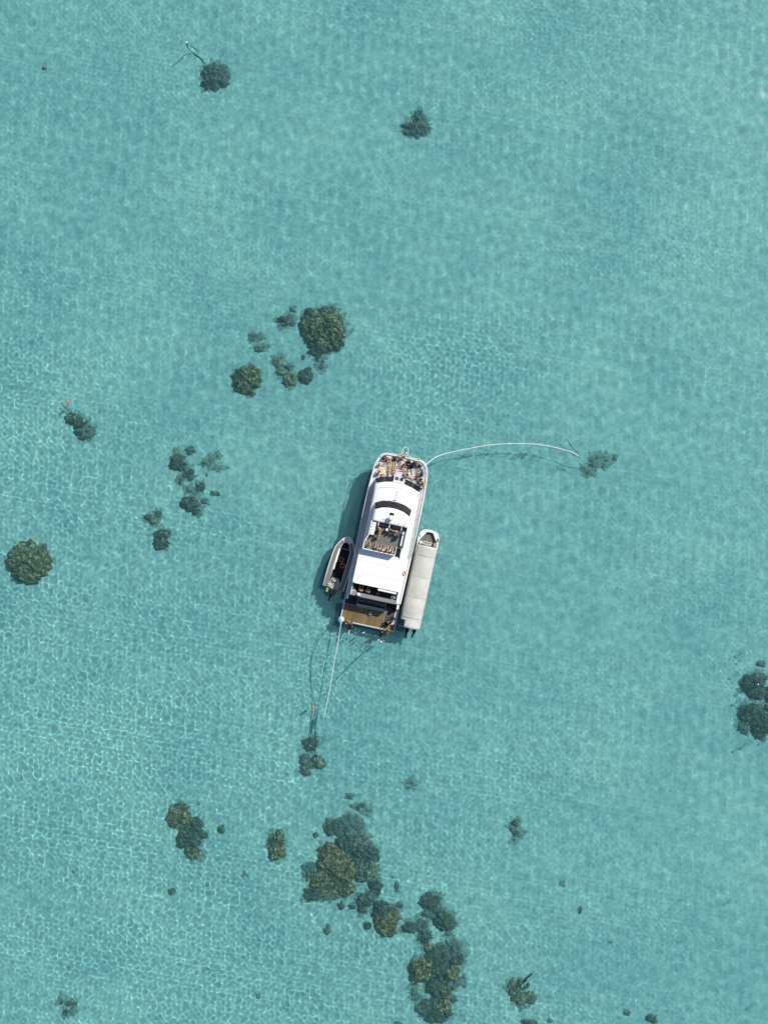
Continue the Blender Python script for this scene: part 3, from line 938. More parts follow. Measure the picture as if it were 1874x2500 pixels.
# canvas arch
cg = []
for i in range(41):
    v = 0.02 + (11.22 - 0.02) * i / 40
    row = []
    for j in range(21):
        t = -1 + 2 * j / 20
        sag = 0.05 * math.cos(v * 2 * math.pi / 2.8) * (1 - t * t)
        row.append((t * 1.42, v, 1.98 + 0.60 * (1 - abs(t) ** 2.0) + sag + 0.012 * math.sin(v * 7 + t * 5) - (0.16 if abs(t) > 0.97 else 0)))
    cg.append(row)
can = MB().sheet(cg).build('awning', CANVAS, CV, smooth=True)
s_ = can.modifiers.new('solid', 'SOLIDIFY'); s_.thickness = 0.012; s_.offset = 0
for v in (4.27, 7.05):
    b = MB()
    for k in range(18):
        t = -0.97 + 1.94 * k / 17
        t2 = t + 0.10
        if k == 17: continue
        za = lambda tt: 2.025 + 0.60 * (1 - abs(tt) ** 2.0)
        b.tube([(t * 1.42, v - 0.05, za(t) + 0.01), (t2 * 1.42 * 0.998, v + 0.05, za(t2) + 0.01)], 0.014, 5)
    b.build('seam_lacing', LGREY, can)
for v in (1.4, 2.85, 5.65, 8.45, 9.85):
    MB().tube([(t * 1.40, v, 1.965 + 0.60 * (1 - abs(t) ** 2.0)) for t in [-1 + k / 8 for k in range(17)]], 0.035, 6).build('awning_hoop', METAL, can)
for v in (0.15, 4.27, 7.05, 11.0):
    for s in (-1, 1):
        MB().tube([(s * 1.36, v, 0.95), (s * 1.40, v, 1.98)], 0.025, 6).build('awning_post', METAL, can)
MB().box((0, 0.03, 2.05), (2.86, 0.07, 0.07)).build('rear_bar', WHITE, can)
MB().prism(rounded(-1.50, -0.80, 0.12, 1.02, 0.10, 3), 2.40, 2.45).build('dark_opening_panel', GLASS, can)  # dark panel standing in for the black opening in the awning's corner
sign = MB().prism(rounded(-0.60, 0.60, -0.24, 0.24, 0.07, 3), 0, 0.03).build('name_board', mat('sign_white', (0.72, 0.71, 0.60), 0.6, 0.3, var=0.03), CV)
sign.location = (-0.10, 11.56, 2.0); sign.rotation_euler = (R(22), 0, 0)
fc = bpy.data.curves.new('board_lettering', 'FONT')
fc.body = 'Mary Jane'
fc.size = 0.24
fc.align_x = 'CENTER'
fc.shear = 0.25
fc.offset = 0.008
fc.extrude = 0.003
ft = bpy.data.objects.new('lettering_curve', fc)
COL.objects.link(ft)
fm = bpy.data.meshes.new_from_object(ft.evaluated_get(bpy.context.evaluated_depsgraph_get()))
bpy.data.objects.remove(ft)
fo = bpy.data.objects.new('board_lettering', fm)
COL.objects.link(fo)
fo.parent = sign
fo.location = (0, -0.02, 0.035)
fm.materials.clear()
fm.materials.append(BLACK)
MB().box((-0.95, 11.5, 0.95), (0.42, 0.36, 0.8)).build('console', WHITE2, CV, bevel=0.03)
MB().box((-0.45, 11.45, 0.72), (0.36, 0.4, 0.36)).build('battery_box', BLACK, CV, bevel=0.02)
MB().box((1.0, 11.55, 0.80), (0.36, 0.5, 0.46)).build('bow_locker', LGREY, CV, bevel=0.02)
for x, y, a in ((-1.22, 12.35, 30), (1.22, 12.35, -35)):
    MB().box((x, y, 1.10), (0.09, 0.28, 0.06), R(a)).tube([(x, y, 1.06), (x, y, 1.12)], 0.04, 8).build('cleat', METAL, CV)
b = MB().tube(smooth_path([(1.12, 12.5, 1.1), (1.30, 12.35, 1.12), (1.18, 12.2, 1.12), (1.36, 12.15, 1.11), (1.24, 12.02, 1.12), (1.1, 12.3, 1.12)], 4), 0.035, 6).build('bow_line', ROPE_D, CV, smooth=True)
outboard(CV, -0.18, -0.26, R(3), 0.95)
outboard(CV, 0.80, -0.26, R(-6), 0.85)
fuel = MB().box((-0.72, -0.22, 0.72), (0.42, 0.34, 0.34)).tube([(-0.72, -0.22, 0.88), (-0.72, -0.22, 0.95)], 0.05, 8).build('fuel_tank', mat('dark_red_plastic', (0.16, 0.02, 0.02), 0.5, 0.4), CV, bevel=0.03)
MB().box((0.2, -0.02, 0.62), (2.7, 0.32, 0.10)).build('motor_shelf', BLACK, CV)
MB().tube(smooth_path([(0.35, -0.2, 0.9), (0.55, -0.45, 0.85), (0.75, -0.38, 0.95), (1.1, -0.3, 0.9)], 4), 0.03, 6).build('fuel_hose', BLACK, CV)

# ------------------------------------------------------------------ people
def joints(pose):
    j = {}
    def both(name, x, y, z):
        j[name + 'L'], j[name + 'R'] = Vector((-x, y, z)), Vector((x, y, z))
    if pose == 'stand':
        j.update(pel=Vector((0, 0, .95)), spine=Vector((0, 0, 1.15)), chest=Vector((0, 0, 1.33)), neck=Vector((0, 0, 1.48)), head=Vector((0, .03, 1.60)), top=Vector((0, .01, 1.70)))
        both('sh', .175, 0, 1.41); both('el', .25, -.02, 1.14); both('wr', .25, .12, .92)
        both('hip', .09, 0, .90); both('kn', .10, .04, .50); both('an', .11, 0, .08); both('toe', .12, .17, .04)
    elif pose == 'bend':
        j.update(pel=Vector((0, -.15, .90)), spine=Vector((0, .05, 1.03)), chest=Vector((0, .25, 1.10)), neck=Vector((0, .42, 1.12)), head=Vector((0, .54, 1.10)), top=Vector((0, .63, 1.13)))
        both('sh', .175, .36, 1.10); both('el', .22, .48, .82); both('wr', .16, .62, .60)
        both('hip', .09, -.14, .86); both('kn', .13, .08, .48); both('an', .12, -.08, .08); both('toe', .13, .10, .04)
    elif pose == 'sit':
        j.update(pel=Vector((0, 0, .13)), spine=Vector((0, -.04, .32)), chest=Vector((0, -.05, .48)), neck=Vector((0, -.02, .63)), head=Vector((0, .03, .75)), top=Vector((0, .03, .85)))
        both('sh', .17, -.03, .56); both('el', .24, .14, .38); both('wr', .12, .34, .40)
        both('hip', .10, .03, .11); both('kn', .14, .34, .42); both('an', .12, .52, .07); both('toe', .13, .68, .04)
    elif pose == 'legs':
        j.update(pel=Vector((0, 0, .12)), spine=Vector((0, -.08, .31)), chest=Vector((0, -.14, .46)), neck=Vector((0, -.17, .61)), head=Vector((0, -.15, .74)), top=Vector((0, -.16, .84)))
        both('sh', .17, -.16, .54); both('el', .26, -.28, .30); both('wr', .28, -.40, .06)
        both('hip', .10, .04, .10); both('kn', .12, .44, .16); both('an', .11, .84, .06); both('toe', .13, .90, .18)
    elif pose == 'bench':
        j.update(pel=Vector((0, 0, .10)), spine=Vector((0, -.02, .28)), chest=Vector((0, 0, .45)), neck=Vector((0, .03, .60)), head=Vector((0, .08, .72)), top=Vector((0, .08, .82)))
        both('sh', .17, .01, .53); both('el', .23, .10, .28); both('wr', .16, .34, .20)
        both('hip', .10, .05, .08); both('kn', .13, .46, .10); both('an', .12, .52, -.32); both('toe', .13, .68, -.36)
    else:  # lie on the back
        j.update(pel=Vector((0, 0, .10)), spine=Vector((0, -.18, .11)), chest=Vector((0, -.36, .12)), neck=Vector((0, -.52, .12)), head=Vector((0, -.65, .13)), top=Vector((0, -.75, .14)))
        both('sh', .175, -.45, .11); both('el', .27, -.20, .07); both('wr', .26, .05, .06)
        both('hip', .09, .04, .09); both('kn', .12, .44, .16); both('an', .12, .85, .06); both('toe', .15, .91, .17)
    return j


RAD = dict(pel=.135, spine=.118, chest=.135, neck=.056, head=.092, top=.060, sh=.066, el=.046, wr=.034, hip=.092, kn=.062, an=.044, toe=.036)


def limb_tube(b, pts, rads, grow):
    b.tube(smooth_path(pts, 3) if len(pts) > 2 else pts, [0] if False else None, 8) if False else None
    P_, R_ = [], []
    for i in range(len(pts) - 1):
        for k in range(3):
            t = k / 3
            P_.append(pts[i].lerp(pts[i + 1], t)); R_.append((rads[i] * (1 - t) + rads[i + 1] * t) * 1.0 + grow)
    P_.append(pts[-1]); R_.append(rads[-1] + grow)
    b.tube(P_, R_, 10)


def person(pose, loc, rz, label, group, skin=0, hair='brown', wear=(), turn=0.0, scale=1.0, under=False):
    j = joints(pose)
    for s in 'LR':   # small differences so that no two sit alike
        for n in ('el', 'wr', 'kn', 'an'):
            d = Vector((rnd.uniform(-.04, .04), rnd.uniform(-.05, .05), 0))
            j[n + s] += d
            if n == 'an': j['toe' + s] += d
    root = empty('person', loc, rz)
    root.scale = (scale * 1.12,) * 3
    tag(root, label, 'person', group)
    vs, es, rs = [], [], []
    idx = {}
    def v(name, co, r):
        idx[name] = len(vs); vs.append(tuple(co)); rs.append(r)
    for n in ('pel', 'spine', 'chest', 'neck', 'head', 'top'): v(n, j[n], RAD[n])
    es += [(0, 1), (1, 2), (2, 3), (3, 4), (4, 5)]
    fwd = (j['head'] - j['neck'])
    face = Vector((0, 1, 0)) if pose not in ('lie',) else Vector((0, 0, 1))
    if pose == 'bend': face = Vector((0, .5, -.85))
    v('nose', j['head'] + face * .115 - fwd.normalized() * .01, .016); es.append((idx['head'], idx['nose']))
    for s, sx in (('L', -1), ('R', 1)):
        v('sh' + s, j['sh' + s], RAD['sh']); v('el' + s, j['el' + s], RAD['el']); v('wr' + s, j['wr' + s], RAD['wr'])
        es += [(idx['chest'], idx['sh' + s]), (idx['sh' + s], idx['el' + s]), (idx['el' + s], idx['wr' + s])]
        d = (j['wr' + s] - j['el' + s]).normalized()
        side = Vector((sx, 0, 0)) - d * d.x * sx
        side = side.normalized() if side.length > 1e-3 else Vector((0, 1, 0))
        nrm = d.cross(side)
        palm = j['wr' + s] + d * .075
        v('palm' + s, palm, .030); es.append((idx['wr' + s], idx['palm' + s]))
        for k, (o, L) in enumerate(((-.030, .065), (-.010, .08), (.010, .075), (.030, .055))):
            a = palm + d * .035 + side * o
            v('f%d%s' % (k, s), a + d * L * .5, .0095); v('g%d%s' % (k, s), a + d * L * .9 - nrm * .02, .0085)
            es += [(idx['palm' + s], idx['f%d%s' % (k, s)]), (idx['f%d%s' % (k, s)], idx['g%d%s' % (k, s)])]
        v('t' + s, palm - d * .01 - side * sx * .0 + nrm * .045 + d * .02, .0105); v('u' + s, palm + nrm * .06 + d * .055, .009)
        es += [(idx['palm' + s], idx['t' + s]), (idx['t' + s], idx['u' + s])]
        for a, b_ in (('pel', 'hip'), ('hip', 'kn'), ('kn', 'an'), ('an', 'toe')):
            v(b_ + s, j[b_ + s], RAD[b_])
            es.append((idx[a] if a == 'pel' else idx[a + s], idx[b_ + s]))
    me = bpy.data.meshes.new('body')
    me.from_pydata(vs, es, [])
    o = bpy.data.objects.new('body', me)
    COL.objects.link(o)
    o.parent = root
    sk = o.modifiers.new('skin', 'SKIN')
    sk.use_smooth_shade = True
    sv = me.skin_vertices[0].data if me.skin_vertices else None
    if sv is None:
        bm = bmesh.new(); bm.from_mesh(me); bm.verts.layers.skin.verify(); bm.to_mesh(me); bm.free()
        sv = me.skin_vertices[0].data
    for i, r in enumerate(rs):
        sv[i].radius = (r, r)
        sv[i].use_root = (i == 0)
    ss = o.modifiers.new('subd', 'SUBSURF'); ss.levels = 1; ss.render_levels = 1
    me.materials.append(SKINS[skin])
    if under: wet(o)
    # hair
    up = (j['top'] - j['head']).normalized()
    hb_ = MB()
    rot = up.to_track_quat('Z', 'Y').to_matrix()
    hb_.lathe([(.085, -.05), (.108, -.01), (.112, .04), (.098, .085), (.06, .115), (.02, .125)], j['head'] - face * .022 + up * .012, 12, rot)
    if hair in ('blond', 'brown', 'ginger') and skin != 2:
        hb_.tube([j['head'] - face * .07, j['neck'] - face * .085, j['neck'] - face * .10 - up * .12], [.075, .065, .03], 8)
    hb_.build('hair', HAIRS[hair], root, smooth=True)
    for w, m in wear:
        b = MB(); g = .016
        tor = [j['pel'], j['spine'], j['chest'], j['chest'].lerp(j['neck'], .72)]
        tr = [RAD['pel'], RAD['spine'] + .01, RAD['chest'] + .01, .085]
        if w in ('shirt', 'wetsuit'):
            limb_tube(b, tor, tr, g)
            for s in 'LR':
                limb_tube(b, [j['chest'].lerp(j['sh' + s], .6), j['sh' + s], j['el' + s]] + ([j['wr' + s]] if w == 'wetsuit' else []), [.075, .068, .050] + ([.036] if w == 'wetsuit' else []), g)
        if w in ('shorts', 'wetsuit'):
            limb_tube(b, [j['pel'].lerp(j['spine'], .5), j['pel'], j['hipL'].lerp(j['hipR'], .5)], [.12, .135, .115], g)
            for s in 'LR':
                limb_tube(b, [j['hip' + s], j['kn' + s]] + ([j['an' + s]] if w == 'wetsuit' else []), [.096, .066] + ([.046] if w == 'wetsuit' else []), g) if w == 'wetsuit' else limb_tube(b, [j['hip' + s], j['hip' + s].lerp(j['kn' + s], .62)], [.098, .085], g)
        if w == 'bikini':
            limb_tube(b, [j['chest'].lerp(j['spine'], .25), j['chest'].lerp(j['neck'], .2)], [.128, .128], .012)
            limb_tube(b, [j['pel'].lerp(j['spine'], .25), j['hipL'].lerp(j['hipR'], .5)], [.132, .115], .012)
        if w == 'trunks':
            limb_tube(b, [j['pel'].lerp(j['spine'], .35), j['hipL'].lerp(j['hipR'], .5)], [.13, .118], g)
            for s in 'LR': limb_tube(b, [j['hip' + s], j['hip' + s].lerp(j['kn' + s], .4)], [.1, .09], g)
        if w == 'cap':
            b.lathe([(.118, 0), (.122, .03), (.11, .085), (.06, .128), (.01, .135)], j['head'] + up * .02, 14, rot)
            b.box(j['head'] + up * .03 + face * .14, (.15, .12, .015))
        ob = b.build({'shirt': 'shirt', 'wetsuit': 'wetsuit', 'shorts': 'shorts', 'bikini': 'swimsuit', 'trunks': 'swim_trunks', 'cap': 'cap'}[w], m, root, smooth=True)
        if under: wet(ob)
    return root


def pb(pose, x, y, z, deg, label, group, **k):
    return person(pose, onboat(x, y, z), HEAD + R(deg), label, group, **k)


BZ = DK + 0.06
G1, G2, G3, G4 = 'people sunning on the bow deck', 'people on the fly deck', 'people under the aft roof', 'people at the stern platform'
pb('sit', -2.55, 22.60, BZ, -125, 'person with ginger hair sitting at the left front corner of the bow', G1, skin=2, hair='ginger', wear=(('shirt', NAVY),))
pb('legs', -1.12, 22.62, BZ, -172, 'dark-haired person in black sitting with legs stretched aft on the bow', G1, skin=1, hair='dark', wear=(('shirt', BLACK), ('trunks', BLACK)), scale=1.08)
pb('legs', -2.80, 21.62, BZ, -80, 'person leaning on the left bow rail with bare legs pointing right', G1, skin=1, hair='brown', wear=(('bikini', WCLOTH),))
pb('sit', -2.88, 20.40, BZ, -10, 'person in a white shirt sitting by the left end of the front windows', G1, skin=1, hair='brown', wear=(('shirt', WCLOTH), ('shorts', NAVY)))
pb('lie', -1.62, 21.25, BZ, 5, 'person in black swimwear lying with feet to the bow, left of a pair', G1, skin=0, hair='brown', wear=(('bikini', BLACK),))
pb('lie', -0.98, 21.18, BZ, 12, 'person in maroon swimwear lying with feet to the bow, right of a pair', G1, skin=0, hair='dark', wear=(('bikini', REDCLOTH),))
pb('legs', -0.28, 22.72, BZ, 175, 'person in an orange top sitting below the pulpit', G1, skin=1, hair='brown', wear=(('shirt', ORCLOTH), ('shorts', WCLOTH)))
pb('sit', 0.02, 23.32, BZ + 0.08, 10, 'person in white sitting in the pulpit at the very bow', G1, skin=0, hair='blond', wear=(('shirt', WCLOTH),))
pb('sit', 0.74, 22.74, BZ, 170, 'person in a maroon top sitting right of the pulpit', G1, skin=2, hair='dark', wear=(('shirt', REDCLOTH), ('shorts', BLACK)))
pb('stand', 1.70, 22.80, BZ, 140, 'person standing at the right front rail of the bow', G1, skin=0, hair='brown', wear=(('trunks', NAVY),))
pb('lie', 0.58, 21.60, BZ, 98, 'person lying crosswise with feet to the left in mid bow deck', G1, skin=1, hair='blond', wear=(('bikini', WCLOTH),))
pb('sit', 1.02, 20.95, BZ, 80, 'person in white crouched near the front door', G1, skin=1, hair='brown', wear=(('shirt', WCLOTH),))
pb('legs', 2.18, 22.42, BZ, 152, 'person in a dark top sitting by the rope coil on the right of the bow', G1, skin=0, hair='brown', wear=(('shirt', NAVY),))
pb('lie', 2.02, 20.78, BZ, -84, 'person lying along the right front windows', G1, skin=1, hair='blond', wear=(('trunks', NAVY),))
pb('sit', 2.92, 20.80, BZ, 110, 'person in pale clothes sitting at the right rail beside a lying person', G1, skin=1, hair='brown', wear=(('shirt', CREAM),))
pb('sit', 3.12, 20.28, BZ, 60, 'person in swimwear at the right rail, second from the end of the bow group', G1, skin=0, hair='dark', wear=(('bikini', BLACK),))
pb('sit', 3.22, 19.70, BZ - 0.02, 20, 'person furthest aft of the bow group on the right side deck', G1, skin=0, hair='blond', wear=(('trunks', WCLOTH),))
pb('sit', -1.95, 22.55, BZ, -150, 'person in a cream shirt sitting between the ginger-haired one and the one in black', G1, skin=1, hair='blond', wear=(('shirt', CREAM),))
pb('legs', 0.15, 22.10, BZ, 120, 'person in white swimwear sitting in the middle of the bow deck', G1, skin=0, hair='brown', wear=(('bikini', WCLOTH),))
pb('sit', 2.75, 21.45, BZ, 95, 'person in navy sitting inside the rope coil by the right rail', G1, skin=1, hair='dark', wear=(('shirt', NAVY),))
for bx, by, bm_, bl_ in ((0.55, 20.9, BLACK, 'black beach bag near the front door of the cabin'), (-2.35, 20.25, ORCLOTH, 'orange beach bag by the left front windows'), (1.55, 21.45, WCLOTH, 'white beach bag on the right half of the bow deck')):
    o = MB().prism(rounded(-.22, .22, -.14, .14, .08, 3), 0, .26, pts_top=rounded(-.18, .18, -.07, .07, .05, 3)).torus((0, 0, .27), .10, .014, 12, 5, Matrix.Rotation(R(90), 3, 'X')).build('beach_bag', bm_, None)
    o.location = onboat(bx, by, BZ)
    o.rotation_euler = (0, 0, HEAD + bx)
    tag(o, bl_, 'bag', 'bags on the bow deck')
fb = MB().lathe([(0.02, -0.16), (0.10, -0.10), (0.13, 0), (0.10, 0.10), (0.02, 0.16)], (0, 0, 0), 14).build('rail_float', GREENCAP, None, smooth=True)
fb.location = onboat(1.98, 23.36, 3.42)
tag(fb, 'lime green float tied to the right front bow rail', 'float')

pb('stand', -1.15, 13.30, FL, 150, 'bare-backed person standing beside the white locker on the fly deck', G2, skin=0, hair='blond', wear=(('trunks', CREAM),))
pb('sit', -1.35, 12.72, FL, -60, 'person in navy sitting on the grey fly deck floor by the locker', G2, skin=0, hair='dark', wear=(('shirt', NAVY),))
pb('sit', -1.28, 12.10, FL, -30, 'person in black swimwear sitting on the floor aft of the locker', G2, skin=0, hair='dark', wear=(('bikini', BLACK),), scale=1.05)
pb('bench', 0.42, 13.42, 5.945, 175, 'person on the left of the front fly deck bench', G2, skin=0, hair='brown', wear=(('trunks', BLACK),))
pb('bench', 0.98, 13.42, 5.945, 185, 'person on the right of the front fly deck bench', G2, skin=0, hair='blond', wear=(('bikini', NAVY),))
pb('stand', 1.68, 13.20, FL, 160, 'person in a blue shirt standing at the right of the fly deck', G2, skin=1, hair='dark', wear=(('shirt', BLUE), ('shorts', WCLOTH)))
pb('sit', -2.12, 10.95, FL, 20, 'person alone in the left rear corner of the fly deck', G2, skin=0, hair='brown', wear=(('trunks', BLACK),))
pb('bench', -1.05, 10.66, 5.945, 5, 'leftmost person on the rear fly deck bench', G2, skin=0, hair='dark', wear=(('bikini', BLACK),))
pb('bench', -0.35, 10.66, 5.945, -4, 'person in a white shirt on the rear fly deck bench', G2, skin=0, hair='dark', wear=(('shirt', WCLOTH),))
pb('bench', 0.30, 10.64, 5.945, 3, 'person in maroon trunks on the rear fly deck bench', G2, skin=1, hair='brown', wear=(('trunks', REDCLOTH),))
pb('bench', 0.95, 10.66, 5.945, -6, 'person in cream on the right end of the rear fly deck bench', G2, skin=1, hair='brown', wear=(('shirt', CREAM),))
pb('bench', -1.85, 4.80, 3.755, 5, 'person on the shaded aft bench nearest the white cool box', G3, skin=0, hair='blond', wear=(('trunks', NAVY),))
pb('bench', -0.95, 4.80, 3.755, -8, 'person in the middle of the shaded aft bench', G3, skin=0, hair='brown', wear=(('bikini', BLACK),))
pb('bench', 0.35, 4.84, 3.755, 6, 'person in dark clothes on the right of the shaded aft bench', G3, skin=2, hair='dark', wear=(('shirt', NEOP), ('shorts', NEOP)))
pb('bench', -2.86, 0.20, 0.62, -165, 'bare-shouldered person sitting on the left stern edge by the pale buoy', G4, skin=3, hair='ginger', wear=(('trunks', BLACK),), under=True)
pb('bend', -2.20, -0.62, -0.62, 0, 'swimmer in a black wetsuit climbing the left swim ladder', G4, skin=1, hair='dark', wear=(('wetsuit', NEOP),), under=True)
pb('bend', 3.10, 1.75, 0.61, 135, 'diver in a black wetsuit and white cap bending over the grey mat', G4, skin=1, hair='dark', wear=(('wetsuit', NEOP), ('cap', WCLOTH)), scale=1.08)
pb('legs', 2.62, 0.95, 0.615, 150, 'diver in a black wetsuit sitting at the right swim ladder', G4, skin=1, hair='blond', wear=(('wetsuit', NEOP),))
pb('bench', 2.86, 0.16, 0.62, 170, 'sunburnt person sitting on the right stern edge', G4, skin=3, hair='ginger', wear=(('trunks', NEOP),), under=True)
pb('bend', 2.12, -0.80, -0.62, -10, 'swimmer in a black wetsuit below the right swim ladder', G4, skin=1, hair='dark', wear=(('wetsuit', NEOP),), under=True)

# ------------------------------------------------------------------ coral
def lobe_mesh(b, cx, cy_, rx, ry, z0, h, seed, rough=0.27, ztop=9.0):
    n = max(14, min(72, int(2 * math.pi * max(rx, ry) / 0.17)))
    m = max(5, min(28, int(max(rx, ry) / 0.12)))
    off = Vector((seed * 3.7, seed * 1.9, seed * 0.7))
    vs, fs = [], []
    def pt(a, q):
        ca, sa = math.cos(a), math.sin(a)
        e = 1 + rough * 1.5 * noise.noise(Vector((ca * 1.3, sa * 1.3, 0)) + off) + rough * 1.1 * noise.noise(Vector((ca * 3.6, sa * 3.6, 2)) + off) + rough * 0.75 * noise.noise(Vector((ca * 9, sa * 9, 5)) + off)
        rr = q * e
        x, y = cx + rx * rr * ca, cy_ + ry * rr * sa
        prof = max(0.0, 1 - q ** 2.4) ** 0.62
        w = Vector((x, y, 0)) * 1.0
        bump = 0.30 * noise.noise(w * 0.9 + off) + 0.32 * noise.noise(w * 2.1 + off) + 0.28 * noise.noise(w * 4.6 + off)
        z = z0 - 0.25 + (h + 0.25) * prof * (1 + bump * 1.15)
        z = min(z, ztop - 0.25 + 0.5 * bump)
        return (x, y, z)
    vs.append(pt(0, 0))
    for i in range(1, m + 1):
        q = (i / m) ** 0.8
        for k in range(n): vs.append(pt(2 * math.pi * (k + 0.5 * (i % 2)) / n, q))
    for k in range(n): fs.append((0, 1 + k, 1 + (k + 1) % n))
    for i in range(m - 1):
        a, c = 1 + i * n, 1 + (i + 1) * n
        for k in range(n): fs.append((a + k, c + k, c + (k + 1) % n, a + (k + 1) % n))
    b.add(vs, fs)


seedc = [3]


def coral(label, lobes, group=None, name='coral_head', cat='coral'):
    """lobes: (px, py, rx, ry, tone, height)"""
    pos = []
    for px, py, rx, ry, tone, h in lobes:
        w = P(px, py, -3.0)
        zb = bed(w.x, w.y)
        w = P(px, py, zb + h * 0.5)
        pos.append((w.x, w.y, zb))
    ox, oy, oz = pos[0]
    root = None
    if len(lobes) > 1:
        root = empty(name, (ox, oy, oz))
        tag(root, label, cat, group)
    for (px, py, rx, ry, tone, h), (x, y, zb) in zip(lobes, pos):
        seedc[0] += 1
        b = MB()
        kx = 1.20 if (tone in ('dark', 'slate') and rx < 30 and root) else 1.09
        lobe_mesh(b, x - ox, y - oy, rx / PPM * kx, ry / PPM * kx, zb - oz, h, seedc[0], 0.15 if min(rx, ry) > 22 else 0.25, ztop=-0.45 - oz)
        rr_ = random.Random(seedc[0] * 17 + 5)
        for _ in range(min(14, int(rx * ry / 55))):      # knobs that break up the outline
            a_, q_ = rr_.uniform(0, 6.283), rr_.uniform(0.55, 1.12)
            kr = rr_.uniform(3.0, 6.5) / PPM * (1 + 0.012 * rx)
            lobe_mesh(b, x - ox + math.cos(a_) * q_ * rx / PPM, y - oy + math.sin(a_) * q_ * ry / PPM, kr, kr * rr_.uniform(.7, 1.2), zb - oz, h * rr_.uniform(.35, .95) * (1.15 - 0.5 * q_), seedc[0] + rr_.randint(50, 900), 0.25, ztop=-0.45 - oz)
        o = b.build('coral_lobe' if root else name, CORAL[tone], root, smooth=True)
        wet(o)
        if not root:
            o.location = (ox, oy, oz)
            tag(o, label, cat, group)
    if root:      # low silty rubble round the foot
        b = MB()
        for (px, py, rx, ry, tone, h), (x, y, zb) in zip(lobes, pos):
            seedc[0] += 1
            lobe_mesh(b, x - ox, y - oy, rx / PPM * 1.1 + 0.6, ry / PPM * 1.1 + 0.6, zb - oz, 0.12, seedc[0], 0.40)
        wet(b.build('rubble', CORAL['silt'], root, smooth=True))['kind'] = 'stuff'
    return root


GC = 'coral heads scattered on the sand'
coral('largest round olive coral head up and left of the dive boat', [(787, 802, 50, 46, 'olive', 2.1), (764, 795, 26, 34, 'olive', 1.7), (812, 806, 28, 34, 'olive', 1.7), (776, 848, 30, 20, 'dark', 1.0), (818, 836, 17, 18, 'dark', 1.1), (754, 772, 20, 18, 'dark', 1.1), (800, 762, 26, 16, 'green', 1.1), (770, 823, 24, 18, 'olive', 1.6)], GC)
coral('dark kidney-shaped coral just left of the largest olive head', [(694, 784, 16, 12, 'dark', .7), (710, 781, 12, 14, 'slate', .6)], GC)
coral('small faint coral above the kidney-shaped one', [(715, 752, 10, 9, 'faint', .4)], GC)
coral('faint twin coral patch well left of the largest olive head', [(618, 822, 12, 11, 'slate', .4), (636, 823, 9, 9, 'faint', .35)], GC)
coral('small ragged coral just below the faint twin patch', [(633, 852, 12, 8, 'slate', .5), (645, 847, 7, 5, 'slate', .4)], GC)
coral('round dark coral head lower left of the largest olive head', [(601, 927, 33, 32, 'olive', 1.7), (590, 918, 18, 18, 'dark', 1.6), (618, 908, 16, 16, 'olive', 1.5)], GC)
coral('pale green spreading coral between the round dark head and the olive head', [(678, 885, 14, 14, 'green', .5), (686, 908, 13, 11, 'green', .6), (706, 895, 14, 7, 'dark', .5), (707, 926, 19, 16, 'green', .8)], GC)
coral('dark square coral right of the pale green spreading one', [(746, 916, 18, 19, 'dark', .9)], GC)
coral('small dark coral hanging below the largest olive head', [(783, 876, 12, 9, 'dark', .5), (784, 894, 8, 8, 'slate', .4)], GC)
coral('tiny coral knob under the left edge of the largest olive head', [(739, 872, 7, 7, 'slate', .4)], GC)
coral('big brown and yellow coral bank below the boat', [(815, 2100, 40, 38, 'brown', 2.1), (838, 2128, 36, 30, 'brown', 1.9), (853, 2022, 42, 32, 'slate', 1.0), (812, 2022, 20, 18, 'dark', .9), (868, 2055, 36, 30, 'green', 1.0), (845, 2062, 24, 18, 'dark', 1.2), (893, 2085, 34, 28, 'dark', 1.1), (888, 2122, 36, 32, 'green', 1.4), (786, 2152, 32, 26, 'olive', 1.2), (766, 2183, 24, 20, 'dark', .9), (800, 2183, 26, 18, 'green', .9), (836, 2172, 26, 20, 'olive', 1.3), (757, 2125, 16, 20, 'slate', .7)], GC)
coral('small dark coral left of the top of the brown coral bank', [(770, 2039, 7, 9, 'dark', .4)], GC)
coral('dark crooked coral joining the brown bank to the head below it', [(916, 2168, 16, 20, 'dark', .8), (886, 2200, 20, 16, 'dark', .8), (884, 2219, 13, 11, 'dark', .6), (906, 2188, 14, 12, 'slate', .7)], GC)
coral('small coral under the brown bank, left of the crooked one', [(858, 2213, 10, 10, 'dark', .5)], GC)
coral('small round coral below the middle of the brown bank', [(831, 2212, 9, 10, 'dark', .5)], GC)
coral('rust-tinted coral head at the lower right of the brown bank', [(942, 2252, 30, 30, 'brown', 1.6), (928, 2226, 20, 20, 'dark', 1.2), (955, 2228, 18, 16, 'olive', 1.1), (946, 2276, 16, 12, 'dark', .9)], GC)
coral('small dark coral touching the upper right of the rust-tinted head', [(975, 2211, 10, 10, 'dark', .5)], GC)
coral('small dark coral left of the rust-tinted head', [(896, 2260, 10, 9, 'dark', .5)], GC)
coral('small upright coral right of the crooked dark coral', [(969, 2163, 7, 11, 'slate', .45)], GC)
coral('tiny coral dot right of the brown bank', [(961, 2139, 5, 6, 'faint', .3)], GC)
coral('lone small coral left of the rust-tinted head and below the brown bank', [(800, 2271, 10, 11, 'slate', .5)], GC)
coral('dark coral chain top with ragged edge, right of the rust-tinted head', [(1050, 2202, 24, 20, 'dark', .9), (1066, 2216, 14, 14, 'slate', .7), (1046, 2232, 16, 12, 'slate', .6)], GC)
coral('solid dark coral block at the right of the coral chain', [(1082, 2244, 22, 22, 'dark', 1.1), (1096, 2258, 15, 14, 'dark', .9), (1094, 2279, 10, 9, 'slate', .4)], GC)
